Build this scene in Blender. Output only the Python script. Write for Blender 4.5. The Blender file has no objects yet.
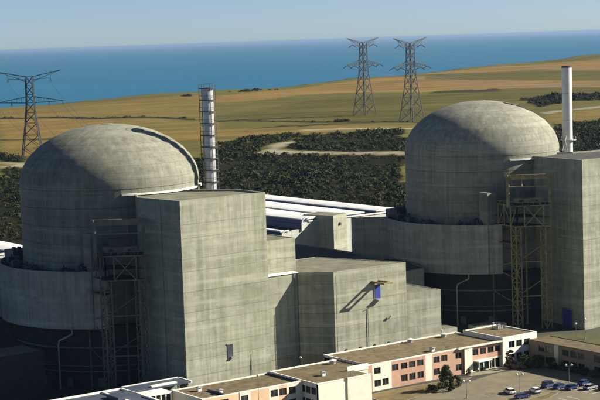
import bpy, math, random
import numpy as np
from mathutils import Vector, Matrix
random.seed(7); rng = np.random.default_rng(7)
SC = bpy.context.scene
COL = SC.collection
R = math.radians

# ------------------------------------------------------------------ camera
PHI = R(54.5)                       # heading of the view, counted from +X
CAMX, CAMY, CAMZ = -225.5, -411.45, 94.0
FPX, HORY, HSLOPE = 1600.0, 40.0, -0.0335
roll = math.atan(-HSLOPE); pit = math.atan((200-HORY)*math.cos(roll)/FPX)
fh = Vector((math.cos(PHI), math.sin(PHI), 0)); rt = Vector((math.sin(PHI), -math.cos(PHI), 0)); up = Vector((0, 0, 1))
fw = math.cos(pit)*fh - math.sin(pit)*up
u2 = math.sin(pit)*fh + math.cos(pit)*up
rr = math.cos(roll)*rt - math.sin(roll)*u2
uu = math.cos(roll)*u2 + math.sin(roll)*rt
cd = bpy.data.cameras.new('camera'); cam = bpy.data.objects.new('camera', cd); COL.objects.link(cam)
cam.matrix_world = Matrix(((rr.x, uu.x, -fw.x, CAMX), (rr.y, uu.y, -fw.y, CAMY), (rr.z, uu.z, -fw.z, CAMZ), (0, 0, 0, 1)))
cd.sensor_width = 36.0; cd.lens = 36.0*FPX/600.0
cd.clip_start = 1.0; cd.clip_end = 300000.0
SC.camera = cam

# ------------------------------------------------------------------ sky, sun, exposure
SUNV = Vector((0.78, -0.40, 0.49)).normalized()
SEL = math.asin(SUNV.z); SAZ = math.atan2(SUNV.x, SUNV.y)
w = bpy.data.worlds.new('World'); SC.world = w; w.use_nodes = True
nt = w.node_tree; bg = nt.nodes['Background']
sk = nt.nodes.new('ShaderNodeTexSky'); sk.sky_type = 'NISHITA'; sk.sun_disc = False
sk.sun_elevation = SEL; sk.sun_rotation = SAZ; sk.air_density = 0.42; sk.dust_density = 0.3; sk.ozone_density = 2.2; sk.altitude = 0
nt.links.new(sk.outputs[0], bg.inputs[0]); bg.inputs[1].default_value = 0.05
sl = bpy.data.lights.new('sun', 'SUN'); sl.energy = 5.0; sl.angle = R(0.53); sl.color = (1.0, 0.93, 0.80)
so = bpy.data.objects.new('sun', sl); COL.objects.link(so); so.rotation_euler = SUNV.to_track_quat('Z', 'Y').to_euler()
so.location = (200, -300, 300)
vs = SC.view_settings; vs.view_transform = 'Standard'; vs.look = 'None'; vs.exposure = 1.15; vs.gamma = 1.0; vs.use_curve_mapping = False
SC.cycles.max_bounces = 6; SC.cycles.volume_bounces = 0

# ------------------------------------------------------------------ materials
def nodes(m):
    m.use_nodes = True; t = m.node_tree
    return t, t.nodes['Principled BSDF']
def N(t, typ, **kw):
    n = t.nodes.new(typ)
    for k, v in kw.items(): setattr(n, k, v)
    return n
def mathn(t, op, a, b=None):
    n = t.nodes.new('ShaderNodeMath'); n.operation = op
    for i, v in enumerate((a, b)):
        if v is None: continue
        if isinstance(v, (int, float)): n.inputs[i].default_value = v
        else: t.links.new(v, n.inputs[i])
    return n.outputs[0]
def noise(t, scale, detail=4, vec=None, rough=.55):
    n = t.nodes.new('ShaderNodeTexNoise'); n.inputs['Scale'].default_value = scale; n.inputs['Detail'].default_value = detail
    n.inputs['Roughness'].default_value = rough
    if vec is not None: t.links.new(vec, n.inputs['Vector'])
    return n.outputs['Fac']
def ramp(t, fac, stops):
    n = t.nodes.new('ShaderNodeValToRGB'); e = n.color_ramp.elements
    while len(e) < len(stops): e.new(.5)
    for i, (p, c) in enumerate(stops):
        e[i].position = p; e[i].color = (*c, 1) if len(c) == 3 else c
    t.links.new(fac, n.inputs[0]); return n.outputs[0]
def mix(t, fac, a, b, mode='MIX'):
    n = t.nodes.new('ShaderNodeMix'); n.data_type = 'RGBA'; n.blend_type = mode
    def put(s, v):
        if isinstance(v, tuple): s.default_value = (*v, 1)
        elif isinstance(v, (int, float)): s.default_value = v
        else: t.links.new(v, s)
    put(n.inputs[0], fac); put(n.inputs[6], a); put(n.inputs[7], b); return n.outputs[2]
def scaled(t, vec, s):
    n = t.nodes.new('ShaderNodeVectorMath'); n.operation = 'MULTIPLY'; t.links.new(vec, n.inputs[0]); n.inputs[1].default_value = s
    return n.outputs[0]
def position(t): return t.nodes.new('ShaderNodeNewGeometry').outputs['Position']
def bump(t, b, h, strength=.3, dist=.1):
    n = t.nodes.new('ShaderNodeBump'); n.inputs['Strength'].default_value = strength; n.inputs['Distance'].default_value = dist
    t.links.new(h, n.inputs['Height']); t.links.new(n.outputs[0], b.inputs['Normal'])
MATS = {}
def plain(name, col, rough=.7, metal=0., var=.18, scale=.6, tint=.0, spec=.35):
    """painted or bare surface with a little wear"""
    m = bpy.data.materials.new(name); t, b = nodes(m)
    f = noise(t, scale, 5, position(t))
    lo = tuple(c*(1-var) for c in col); hi = tuple(min(1, c*(1+var)) for c in col)
    c = ramp(t, f, [(.3, lo), (.7, hi)])
    if tint:
        o = t.nodes.new('ShaderNodeObjectInfo')
        k = mathn(t, 'ADD', mathn(t, 'MULTIPLY', o.outputs['Random'], tint*2), 1-tint)
        hs = t.nodes.new('ShaderNodeHueSaturation'); t.links.new(c, hs.inputs['Color']); t.links.new(k, hs.inputs['Value']); c = hs.outputs[0]
    t.links.new(c, b.inputs['Base Color']); b.inputs['Roughness'].default_value = rough; b.inputs['Metallic'].default_value = metal
    b.inputs['Specular IOR Level'].default_value = spec
    MATS[name] = m; return m
def concrete(name, col, tint=.09, panel=(2.4, 1.35), lines=.24, dome=None):
    m = bpy.data.materials.new(name); t, b = nodes(m)
    P = position(t)
    big = noise(t, .07, 5, P, .6)
    streak = noise(t, 1.0, 4, scaled(t, P, (.9, .9, .05)), .6)
    blot = noise(t, .35, 6, P, .65)
    fine = noise(t, 3.0, 4, P)
    c = ramp(t, big, [(.3, tuple(x*.80 for x in col)), (.7, tuple(min(1, x*1.12) for x in col))])
    c = mix(t, ramp(t, streak, [(.40, (0, 0, 0)), (.66, (.75, .75, .75))]), c, tuple(x*.60 for x in col))
    run = noise(t, 1.0, 5, scaled(t, P, (.33, .33, .018)), .7)
    c = mix(t, ramp(t, run, [(.50, (0, 0, 0)), (.68, (.7, .7, .7))]), c, (col[0]*.50, col[1]*.52, col[2]*.48))
    band = noise(t, 1.0, 4, scaled(t, P, (.022, .022, .42)), .6)
    c = mix(t, ramp(t, band, [(.50, (0, 0, 0)), (.66, (.55, .55, .55))]), c, tuple(min(1, x*1.28) for x in col))
    c = mix(t, ramp(t, band, [(.32, (.5, .5, .5)), (.46, (0, 0, 0))]), c, tuple(x*.72 for x in col))
    c = mix(t, ramp(t, blot, [(.50, (0, 0, 0)), (.72, (.5, .5, .5))]), c, (min(1, col[0]*1.25), min(1, col[1]*1.27), min(1, col[2]*1.3)))
    c = mix(t, ramp(t, noise(t, .11, 4, scaled(t, P, (1, 1, .55)), .7), [(.52, (0, 0, 0)), (.74, (.42, .42, .42))]), c, (col[0]*.72, col[1]*.75, col[2]*.52))
    if dome:
        # formwork grid round the containment: meridian and ring joints
        cx, cy, nseg, rh = dome
        sx = t.nodes.new('ShaderNodeSeparateXYZ'); t.links.new(P, sx.inputs[0])
        ang = mathn(t, 'ARCTAN2', mathn(t, 'SUBTRACT', sx.outputs[1], cy), mathn(t, 'SUBTRACT', sx.outputs[0], cx))
        au = mathn(t, 'MULTIPLY', ang, nseg/(2*math.pi)); av = mathn(t, 'DIVIDE', sx.outputs[2], rh)
        fu = mathn(t, 'FRACT', mathn(t, 'ADD', au, 100.0)); fv = mathn(t, 'FRACT', av)
        lu = mathn(t, 'LESS_THAN', fu, .05); lv = mathn(t, 'LESS_THAN', fv, .07)
        ln = mathn(t, 'MAXIMUM', lu, lv)
        cv = t.nodes.new('ShaderNodeCombineXYZ'); t.links.new(mathn(t, 'FLOOR', au), cv.inputs[0]); t.links.new(mathn(t, 'FLOOR', av), cv.inputs[1])
        wn = t.nodes.new('ShaderNodeTexWhiteNoise'); wn.noise_dimensions = '2D'; t.links.new(cv.outputs[0], wn.inputs['Vector'])
        pan = wn.outputs['Value']
    else:
        # boarded panels: courses in height, joints along the wall
        sx = t.nodes.new('ShaderNodeSeparateXYZ'); t.links.new(P, sx.inputs[0])
        au = mathn(t, 'DIVIDE', mathn(t, 'ADD', sx.outputs[0], mathn(t, 'MULTIPLY', sx.outputs[1], .83)), panel[0]); av = mathn(t, 'DIVIDE', sx.outputs[2], panel[1])
        fu = mathn(t, 'FRACT', mathn(t, 'ADD', au, 500.0)); fv = mathn(t, 'FRACT', av)
        ln = mathn(t, 'MAXIMUM', mathn(t, 'LESS_THAN', fu, .03), mathn(t, 'LESS_THAN', fv, .06))
        cv = t.nodes.new('ShaderNodeCombineXYZ'); t.links.new(mathn(t, 'FLOOR', au), cv.inputs[0]); t.links.new(mathn(t, 'FLOOR', av), cv.inputs[1])
        wn = t.nodes.new('ShaderNodeTexWhiteNoise'); wn.noise_dimensions = '2D'; t.links.new(cv.outputs[0], wn.inputs['Vector'])
        pan = wn.outputs['Value']
    c = mix(t, mathn(t, 'MULTIPLY', ln, lines), c, tuple(x*.5 for x in col))
    k = mathn(t, 'ADD', mathn(t, 'MULTIPLY', pan, .13), .935)
    if tint:
        o = t.nodes.new('ShaderNodeObjectInfo')
        k = mathn(t, 'MULTIPLY', k, mathn(t, 'ADD', mathn(t, 'MULTIPLY', o.outputs['Random'], tint*2), 1-tint))
    k = mathn(t, 'MULTIPLY', k, mathn(t, 'ADD', mathn(t, 'MULTIPLY', fine, .22), .89))
    hs = t.nodes.new('ShaderNodeHueSaturation'); t.links.new(c, hs.inputs['Color']); t.links.new(k, hs.inputs['Value'])
    t.links.new(hs.outputs[0], b.inputs['Base Color']); b.inputs['Roughness'].default_value = .88; b.inputs['Specular IOR Level'].default_value = .2
    bump(t, b, mathn(t, 'SUBTRACT', fine, mathn(t, 'MULTIPLY', ln, .6)), .4, .06)
    MATS[name] = m; return m
CONC = concrete('concrete', (.312, .316, .240), .06)
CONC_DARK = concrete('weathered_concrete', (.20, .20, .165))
D1C = (0.0, 0.0); D2C = (140.2, -5.9)
CDOME = [concrete('dome_concrete', (.242, .240, .187), .05, dome=(D1C[0], D1C[1], 96, 1.9), lines=.4),
         concrete('dome_concrete', (.262, .260, .203), .05, dome=(D2C[0], D2C[1], 96, 1.9), lines=.4)]
ROOF_CONC = plain('roof_concrete', (.145, .14, .095), .95, var=.3, scale=.25)
ROOF_GRAVEL = plain('roof_gravel', (.125, .095, .047), .95, var=.38, scale=.5, tint=.1)
ROOF_DARK = plain('roof_felt', (.05, .05, .045), .95, var=.3, scale=.3)
WHITE = plain('white_paint', (.70, .69, .62), .55, var=.07, scale=.4, tint=.04)
WHITE_ROOF = plain('white_sheet_roof', (.70, .70, .67), .55, var=.13, scale=.12)
CREAM = plain('cream_render', (.66, .62, .50), .8, var=.08, tint=.05)
PINK = plain('pink_render', (.43, .26, .18), .8, var=.10, tint=.07)
BLUE_CLAD = plain('blue_cladding', (.045, .06, .14), .5, var=.15)
BLUE_DOOR = plain('blue_paint', (.025, .045, .22), .5, var=.15)
BLUE_ROOF = plain('blue_roof', (.055, .068, .095), .6, var=.25, scale=.3)
YELLOW = plain('yellow_steel', (.25, .215, .10), .7, var=.40, scale=.8)
STEEL = plain('galvanised_steel', (.42, .42, .40), .45, .6, var=.25, scale=1.2)
PYL = plain('pylon_steel', (.05, .053, .057), .7, .0, var=.25, scale=.3)
DARKST = plain('dark_steel', (.04, .045, .06), .6, var=.3)
SILVER = plain('aluminium_jacket', (.50, .51, .51), .42, .35, var=.12, scale=.5, tint=.16)
GLASS = plain('window_glass', (.016, .018, .020), .1, var=.5, scale=.9, spec=.5, tint=.7)
GREENP = plain('green_paint', (.05, .17, .12), .5)
RUBBER = plain('tyre_rubber', (.015, .015, .015), .8)
LAMPW = plain('lamp_globe', (.62, .62, .58), .3)
ASPH = plain('asphalt', (.160, .138, .088), .9, var=.20, scale=.22)
GRAVEL_YARD = plain('yard_ground', (.05, .047, .036), .95, var=.35, scale=.06)
LAWN = plain('dry_lawn', (.135, .10, .038), 1., var=.35, scale=.22)
GRASS = plain('yard_grass', (.062, .066, .02), 1., var=.35, scale=.2)
PATHM = plain('pavement_slab', (.24, .21, .15), .9, var=.15, scale=.4)
MARK = plain('road_paint', (.72, .72, .68), .7)
def leafmat(name, a, b_, tone=False):
    m = bpy.data.materials.new(name); t, b = nodes(m)
    o = noise(t, .25, 3, position(t)); o2 = noise(t, 2.5, 2, position(t))
    f_ = mathn(t, 'MULTIPLY', mathn(t, 'ADD', o, o2), .5)
    if tone:
        at_ = N(t, 'ShaderNodeAttribute', attribute_name='tone'); f_ = mathn(t, 'ADD', mathn(t, 'MULTIPLY', f_, .45), mathn(t, 'MULTIPLY', at_.outputs['Fac'], .55))
    c = ramp(t, f_, [(.30, a), (.66, b_)])
    t.links.new(c, b.inputs['Base Color']); b.inputs['Roughness'].default_value = .75; b.inputs['Specular IOR Level'].default_value = .15
    MATS[name] = m; return m
SCRUB = leafmat('scrub_leaves', (.007, .011, .002), (.050, .054, .014), True)
LEAF = leafmat('tree_leaves', (.014, .024, .007), (.045, .060, .016))
LEAF2 = leafmat('shrub_leaves', (.035, .045, .011), (.085, .092, .028))
LEAF3 = leafmat('red_shrub_leaves', (.05, .02, .012), (.09, .042, .025))
BARK = plain('bark', (.08, .06, .045), .95)

# ------------------------------------------------------------------ builders
class MB:
    def __init__(s): s.v = []; s.f = []
    def add(s, v, f):
        n = len(s.v); s.v += [tuple(p) for p in v]; s.f += [tuple(i+n for i in q) for q in f]; return s
    def box(s, x0, x1, y0, y1, z0, z1):
        return s.prism([(x0, y0), (x1, y0), (x1, y1), (x0, y1)], z0, z1)
    def prism(s, poly, z0, z1, poly2=None):
        a = sum(poly[i][0]*poly[(i+1) % len(poly)][1]-poly[(i+1) % len(poly)][0]*poly[i][1] for i in range(len(poly)))
        q = poly2 or poly
        if a < 0: poly = poly[::-1]; q = q[::-1]
        n = len(poly)
        v = [(x, y, z0) for x, y in poly]+[(x, y, z1) for x, y in q]
        f = [tuple(range(n-1, -1, -1)), tuple(range(n, 2*n))]+[(i, (i+1) % n, n+(i+1) % n, n+i) for i in range(n)]
        return s.add(v, f)
    def beam(s, a, b, r=.1, n=4, r2=None):
        a = Vector(a); b = Vector(b); d = (b-a)
        if d.length < 1e-6: return s
        d.normalize(); h = Vector((0, 0, 1)) if abs(d.z) < .9 else Vector((1, 0, 0))
        x = d.cross(h).normalized(); y = d.cross(x); r2 = r if r2 is None else r2
        v = []
        for p, q in ((a, r), (b, r2)):
            for k in range(n):
                t = 2*math.pi*(k+.5)/n; v.append(p+x*(q*math.cos(t))+y*(q*math.sin(t)))
        f = [tuple(range(n-1, -1, -1)), tuple(range(n, 2*n))]+[(i, (i+1) % n, n+(i+1) % n, n+i) for i in range(n)]
        f = [q[::-1] for q in f]
        return s.add(v, f)
    def path(s, pts, r, n=6):
        for a, b in zip(pts, pts[1:]): s.beam(a, b, r, n)
        return s
    def lathe(s, cx, cy, prof, n=64, a0=0., a1=2*math.pi):
        full = abs(a1-a0-2*math.pi) < 1e-6; m = n if full else n+1
        v = []
        for k in range(m):
            t = a0+(a1-a0)*k/n
            for r, z in prof: v.append((cx+r*math.cos(t), cy+r*math.sin(t), z))
        L = len(prof); f = []
        for k in range(n):
            k2 = (k+1) % m
            for i in range(L-1): f.append((k*L+i, k2*L+i, k2*L+i+1, k*L+i+1))
        return s.add(v, f)
    def ringprism(s, cx, cy, r0, r1, z0, z1, a0, a1, n=48):
        """curved slab closed on all sides"""
        b = len(s.v); prof = [(r0, z0), (r1, z0), (r1, z1), (r0, z1), (r0, z0)]
        full = abs(a1-a0-2*math.pi) < 1e-6
        s.lathe(cx, cy, prof, n, a0, a1)
        if not full:
            L = 5; s.f.append((b, b+1, b+2, b+3)); e = b+n*L; s.f.append((e+3, e+2, e+1, e))
        return s
    def build(s, name, mat, parent=None, smooth=False, at=None):
        o0 = ORG.get(parent.name, Vector((0, 0, 0))) if parent else Vector(at or (0, 0, 0))
        me = bpy.data.meshes.new(name); me.from_pydata([(p[0]-o0.x, p[1]-o0.y, p[2]-o0.z) for p in s.v], [], s.f)
        me.materials.append(mat)
        if smooth: me.polygons.foreach_set('use_smooth', [True]*len(me.polygons))
        me.update()
        o = bpy.data.objects.new(name, me); COL.objects.link(o)
        if parent: o.parent = parent; ORG[o.name] = o0
        else: o.location = o0; ORG[o.name] = o0
        return o
ORG = {}
def thing(name, label, cat, loc=(0, 0, 0), group=None):
    o = bpy.data.objects.new(name, None); COL.objects.link(o); o.location = loc; o.empty_display_size = .5
    o['label'] = label; o['category'] = cat
    if group: o['group'] = group
    ORG[o.name] = Vector(loc); return o
def struct(o): o['kind'] = 'structure'; return o
def stuff(o, label=None, cat=None):
    o['kind'] = 'stuff'
    if label: o['label'] = label
    if cat: o['category'] = cat
    return o
def tag(o, label, cat, group=None):
    o['label'] = label; o['category'] = cat
    if group: o['group'] = group
    return o
def inset(poly, k):
    """shrink a convex polygon by k"""
    n = len(poly); a = sum(poly[i][0]*poly[(i+1) % n][1]-poly[(i+1) % n][0]*poly[i][1] for i in range(n))
    if a < 0: poly = poly[::-1]
    out = []
    for i in range(n):
        p0, p1, p2 = Vector(poly[i-1]), Vector(poly[i]), Vector(poly[(i+1) % n])
        d0 = (p1-p0).normalized(); d1 = (p2-p1).normalized()
        n0 = Vector((-d0.y, d0.x)); n1 = Vector((-d1.y, d1.x))
        bis = n0+n1; q = p1+bis*(k/max(.2, 1+n0.dot(n1))); out.append((q.x, q.y))
    return out
def lifts(parent, poly, z0, z1, n, mat, gap=.055, jitter=.25):
    """wall cast in lifts: a core and n proud courses with recessed joints"""
    MB().prism(inset(poly, .14), z0, z1-.05).build('wall_core', mat, parent)
    h = (z1-z0)/n; zz = [z0]
    for i in range(1, n): zz.append(z0+h*i+random.uniform(-jitter, jitter)*h)
    zz.append(z1)
    for i in range(n):
        k = random.choice((0, 0, .02, .035))
        MB().prism(inset(poly, k) if k else poly, zz[i], zz[i+1]-(gap if i < n-1 else 0)).build('concrete_lift', mat, parent)
    return zz
def parapet(parent, poly, z, h, wdt, mat, name='parapet', closed=True):
    inn = inset(poly, wdt); a = sum(poly[i][0]*poly[(i+1) % len(poly)][1]-poly[(i+1) % len(poly)][0]*poly[i][1] for i in range(len(poly)))
    out = poly if a > 0 else poly[::-1]
    n = len(out); m = MB()
    for i in range(n):
        j = (i+1) % n
        v = [(*out[i], z), (*out[j], z), (*inn[j], z), (*inn[i], z), (*out[i], z+h), (*out[j], z+h), (*inn[j], z+h), (*inn[i], z+h)]
        m.add(v, [(0, 1, 5, 4), (2, 3, 7, 6), (4, 5, 6, 7), (3, 2, 1, 0)])
    return m.build(name, mat, parent)

# ------------------------------------------------------------------ terrain
def smooth(a, b, x):
    t = np.clip((x-a)/(b-a), 0, 1); return t*t*(3-2*t)
def land(X, Y):
    """ground height: level plant platform, slope behind it, fields rising to the cliff edge, sea bed"""
    rx = X-CAMX; ry = Y-CAMY
    l = rx*rt.x+ry*rt.y; d = rx*fh.x+ry*fh.y
    z = np.interp(d, [-9000, 690, 760, 850, 1000, 1150, 1300, 1600, 1900, 2300, 2700, 4000, 9000], [0, 0, 3, 12, 25, 31.5, 34.5, 37, 40.5, 48, 56, 70, 90])
    z = z-5.5*smooth(-90, -330, l)*smooth(720, 1100, d)
    k = smooth(780, 1000, d)
    z = z+k*(1.1*np.sin(l*.013+d*.004)*np.sin(d*.009+1)+.5*np.sin(l*.04+.7)*np.sin(d*.03))
    dc = np.interp(l, [-4000, -1200, -319, 0, 90, 487, 1200, 5000], [1300, 1550, 1700, 1900, 2050, 2600, 3300, 5200])
    dc = dc+14*np.sin(l*.03)+9*np.sin(l*.083+2)
    return z-(z+60)*smooth(0, 45, d-dc)
def inpoly(X, Y, poly):
    ins = np.zeros(X.shape, bool); n = len(poly)
    for i in range(n):
        x0, y0 = poly[i]; x1, y1 = poly[(i+1) % n]
        if y0 == y1: continue
        c = ((y0 > Y) != (y1 > Y)) & (X < (x1-x0)*(Y-y0)/(y1-y0)+x0)
        ins ^= c
    return ins
# parcels of the land behind the plant (ground plan, metres)
PARCELS = [
('olive',[(507,1159),(578,1069),(688,1047),(699,1035),(469,676),(454,676),(413,958)]),
('tan',[(398,927),(421,763),(371,664),(296,642),(283,680)]),
('olivetan',[(421,763),(442,633),(393,558),(350,627)]),
('gold',[(278,671),(301,621),(248,518),(229,566)]),
('gold',[(355,644),(410,585),(365,514),(297,540)]),
('tan',[(355,501),(368,492),(347,460),(334,469)]),
('tan',[(686,1014),(856,1097),(995,1163),(1071,1167),(1111,1166),(824,827),(809,924),(741,938),(651,879),(615,903)]),
('green',[(579,764),(703,835),(776,771),(529,480),(442,633),(487,704)]),
('gold',[(393,558),(439,517),(492,464),(506,453),(491,436),(413,482),(381,507),(368,519)]),
('tan',[(1152,1225),(1261,1257),(1397,1259),(1557,1295),(1615,1268),(1272,955),(1255,1132),(1134,1203)]),
('green',[(1134,1203),(1238,1114),(1258,943),(1075,776),(1035,903),(1033,1083)]),
('tan',[(984,1072),(1033,1083),(1035,903),(1043,747),(978,688),(901,763),(868,848),(794,831)]),
('green',[(842,849),(898,804),(978,688),(820,543),(772,592),(697,587),(547,502)]),
('tan',[(1007,859),(1039,800),(1059,761),(1013,719),(981,801)]),
('gold',[(637,467),(735,466),(641,380),(614,393),(582,391),(579,406)]),
('hedge',[(412,957),(436,807),(450,780),(452,672),(444,659),(433,750),(421,781),(400,931)]),
('hedgeline',[(283,682),(303,632),(297,621),(278,671)]),
('hedge',[(444,637),(479,572),(522,473),(516,465),(469,559),(434,622)]),
('hedgeline',[(842,849),(905,812),(854,757),(806,806)]),
('green',[(1502,1356),(1649,1384),(1777,1416),(1665,1314),(1586,1323),(1434,1287)]),
('path',[(427,501),(494,439),(489,433),(422,493)]),
('path',[(212,532),(215,500),(208,485),(193,491),(196,497),(209,495),(206,519)]),
('path',[(644,482),(680,488),(753,482),(741,471),(667,475),(627,464)]),
('scrub',[(231,570),(233,539),(217,506),(215,537)]),
('scrub',[(191,486),(208,480),(295,423),(321,449),(359,489),(355,471),(341,422),(331,403),(388,338),(273,198),(241,277),(227,302),(108,287),(100,295)]),
('scrub',[(382,450),(402,465),(431,454),(475,443),(398,350),(364,392),(359,408),(365,425)]),
('scrub',[(366,488),(385,487),(413,482),(393,462),(357,438),(346,434)]),
('scrub',[(741,609),(798,618),(924,638),(794,520),(748,550),(677,519)]),
('scrub',[(567,394),(573,382),(608,387),(641,380),(472,226),(438,263)]),
('path',[(336,411),(357,434),(387,451),(381,441),(355,420),(355,400),(396,347),(390,341),(349,392),(332,402)]),
]
FCOL = {'olive': (.148, .108, .031), 'tan': (.190, .122, .040), 'olivetan': (.145, .110, .036), 'gold': (.165, .118, .036), 'green': (.088, .076, .021), 'hedgeline': (.035, .036, .013),
                'hedge': (.025, .028, .010), 'path': (.25, .225, .16), 'scrub': (.014, .015, .005)}
ls = np.concatenate([[-9000, -6000, -4000, -2500, -1600, -1100, -800], np.arange(-600, 820, 5.), [1000, 1300, 1800, 2600, 4000, 6500, 9000]])
ds = np.concatenate([[-4000, -2000, -800, -300, 0, 200, 400, 550, 620], np.arange(660, 1500, 4.), np.arange(1500, 2860, 8.), [2950, 3100, 3300, 3600, 4000, 4600, 5400, 7000]])
L, D = np.meshgrid(ls, ds)
TX = CAMX+L*rt.x+D*fh.x; TY = CAMY+L*rt.y+D*fh.y; TZ = land(TX, TY)
# boundaries wander a little, as ploughed edges do
WX = TX+2.5*np.sin(TY*.05)+1.5*np.sin(TY*.17+1); WY = TY+2.5*np.sin(TX*.045+2)+1.5*np.sin(TX*.15)
colr = np.empty(TX.shape+(3,)); colr[:] = (.105, .092, .028)
colr[(D > 705) & (D < 880)] = FCOL['scrub']; colr[D <= 705] = (.05, .047, .035)
for nm, pl in PARCELS: colr[inpoly(WX, WY, pl)] = FCOL[nm]
cliff = (TZ < 20) & (D > 1250); colr[cliff] = (.5, .47, .4)
n1, n2 = TX.shape
idx = np.arange(n1*n2).reshape(n1, n2)
quads = np.stack([idx[:-1, :-1], idx[:-1, 1:], idx[1:, 1:], idx[1:, :-1]], -1).reshape(-1, 4)
def bigmesh(name, co, faces, mat, smooth_=False):
    me = bpy.data.meshes.new(name); k = faces.shape[1]
    me.vertices.add(len(co)); me.vertices.foreach_set('co', np.ascontiguousarray(co, dtype=np.float32).ravel())
    me.loops.add(faces.size); me.loops.foreach_set('vertex_index', faces.astype(np.int32).ravel())
    me.polygons.add(len(faces)); me.polygons.foreach_set('loop_start', np.arange(0, faces.size, k, dtype=np.int32)); me.polygons.foreach_set('loop_total', np.full(len(faces), k, np.int32))
    if smooth_: me.polygons.foreach_set('use_smooth', np.ones(len(faces), bool))
    me.materials.append(mat); me.update(calc_edges=True)
    o = bpy.data.objects.new(name, me); COL.objects.link(o); return o
tm = bpy.data.materials.new('field_soil'); t, b = nodes(tm)
at = N(t, 'ShaderNodeAttribute', attribute_name='parcel'); P = position(t)
ax = t.nodes.new('ShaderNodeVectorRotate'); ax.rotation_type = 'Z_AXIS'; t.links.new(P, ax.inputs['Vector']); ax.inputs['Angle'].default_value = -PHI
stre = noise(t, 1., 5, scaled(t, ax.outputs[0], (.035, .0035, 0)), .65); fi = noise(t, .09, 6, P, .7); pt = noise(t, .012, 4, P, .6)
k = mathn(t, 'ADD', mathn(t, 'MULTIPLY', mathn(t, 'ADD', mathn(t, 'ADD', mathn(t, 'MULTIPLY', stre, 1.9), fi), mathn(t, 'MULTIPLY', pt, .6)), .75), -.32)
hs = t.nodes.new('ShaderNodeHueSaturation'); t.links.new(at.outputs['Color'], hs.inputs['Color']); t.links.new(k, hs.inputs['Value'])
gr = mix(t, ramp(t, noise(t, .02, 5, P, .65), [(.46, (0, 0, 0)), (.70, (.55, .55, .55))]), hs.outputs[0], mix(t, 1., hs.outputs[0], (.62, .85, .60), 'MULTIPLY'))
t.links.new(gr, b.inputs['Base Color']); b.inputs['Roughness'].default_value = 1.; b.inputs['Specular IOR Level'].default_value = .05
ter = bigmesh('terrain', np.stack([TX, TY, TZ], -1).reshape(-1, 3), quads, tm, True); struct(ter)
ca = ter.data.color_attributes.new('parcel', 'FLOAT_COLOR', 'POINT')
ca.data.foreach_set('color', np.concatenate([colr.reshape(-1, 3), np.ones((n1*n2, 1))], 1).astype(np.float32).ravel())

# ------------------------------------------------------------------ sea
sm = bpy.data.materials.new('sea_water'); t, b = nodes(sm); P = position(t)
sw = noise(t, 1., 5, scaled(t, P, (.0011, .00035, 0)), .6)
c = ramp(t, sw, [(.3, (.014, .104, .186)), (.7, (.020, .122, .206))])
t.links.new(c, b.inputs['Base Color']); b.inputs['Roughness'].default_value = .55; b.inputs['Specular IOR Level'].default_value = .12
bump(t, b, noise(t, .06, 3, P), .6, 1.5)
S = 110000.0; g = [-S, -30000, -9000, -3000, 0, 3000, 9000, 30000, S]
gx, gy = np.meshgrid(g, g); ii = np.arange(81).reshape(9, 9)
sea = bigmesh('sea', np.stack([gx, gy, np.full_like(gx, -25.)], -1).reshape(-1, 3), np.stack([ii[:-1, :-1], ii[:-1, 1:], ii[1:, 1:], ii[1:, :-1]], -1).reshape(-1, 4), sm); struct(sea)

# ------------------------------------------------------------------ scrub on the slope behind the plant
def bush_variant(nl, rx, rz, leaf):
    th = rng.uniform(0, 2*math.pi, nl); cz = rng.uniform(-.25, 1, nl); rad = rng.uniform(.62, 1.0, nl)*(1+.22*np.sin(3*th+rng.uniform(0, 6)))
    s = np.sqrt(np.clip(1-cz*cz, 0, 1))
    c = np.stack([rx*rad*s*np.cos(th), rx*rad*s*np.sin(th), rz*(.35+.65*cz*rad)], -1)
    nr = np.stack([s*np.cos(th), s*np.sin(th), cz+.25], -1)+rng.normal(0, .42, (nl, 3)); nr /= np.linalg.norm(nr, axis=1)[:, None]
    a = np.cross(nr, rng.normal(size=(nl, 3))); a /= np.linalg.norm(a, axis=1)[:, None]; b_ = np.cross(nr, a)
    sz = leaf*rng.uniform(.6, 1.3, nl)[:, None]
    return np.stack([c-a*sz, c-b_*sz*.7, c+a*sz, c+b_*sz*.7], 1)          # nl,4,3
def scatter(name, pts, scl, variants, mat):
    vs_ = []; tn = []
    which = rng.integers(0, len(variants), len(pts)); rot = rng.uniform(0, 2*math.pi, len(pts))
    for k, va in enumerate(variants):
        m = which == k
        if not m.any(): continue
        c, s = np.cos(rot[m]), np.sin(rot[m]); v = va.reshape(-1, 3)
        x = (c[:, None]*v[None, :, 0]-s[:, None]*v[None, :, 1])*scl[m][:, None]; y = (s[:, None]*v[None, :, 0]+c[:, None]*v[None, :, 1])*scl[m][:, None]
        z = v[None, :, 2]*scl[m][:, None]*rng.uniform(.75, 1.25, m.sum())[:, None]
        vs_.append((np.stack([x, y, z], -1)+pts[m][:, None, :]).reshape(-1, 3)); tn.append(np.repeat(rng.beta(1.6, 2.2, m.sum()), len(v)))
    co = np.concatenate(vs_); o = bigmesh(name, co, np.arange(len(co)).reshape(-1, 4), mat)
    a_ = o.data.attributes.new('tone', 'FLOAT', 'POINT'); a_.data.foreach_set('value', np.concatenate(tn).astype(np.float32)); return o
def sample(poly, dens):
    p = np.array(poly, float); x0, y0 = p.min(0); x1, y1 = p.max(0)
    n = int((x1-x0)*(y1-y0)*dens); X = rng.uniform(x0, x1, n); Y = rng.uniform(y0, y1, n)
    X2 = X+2.5*np.sin(Y*.05)+1.5*np.sin(Y*.17+1); Y2 = Y+2.5*np.sin(X*.045+2)+1.5*np.sin(X*.15)
    k = inpoly(X2, Y2, poly); return X[k], Y[k]
xs, ys, ss = [], [], []
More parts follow.
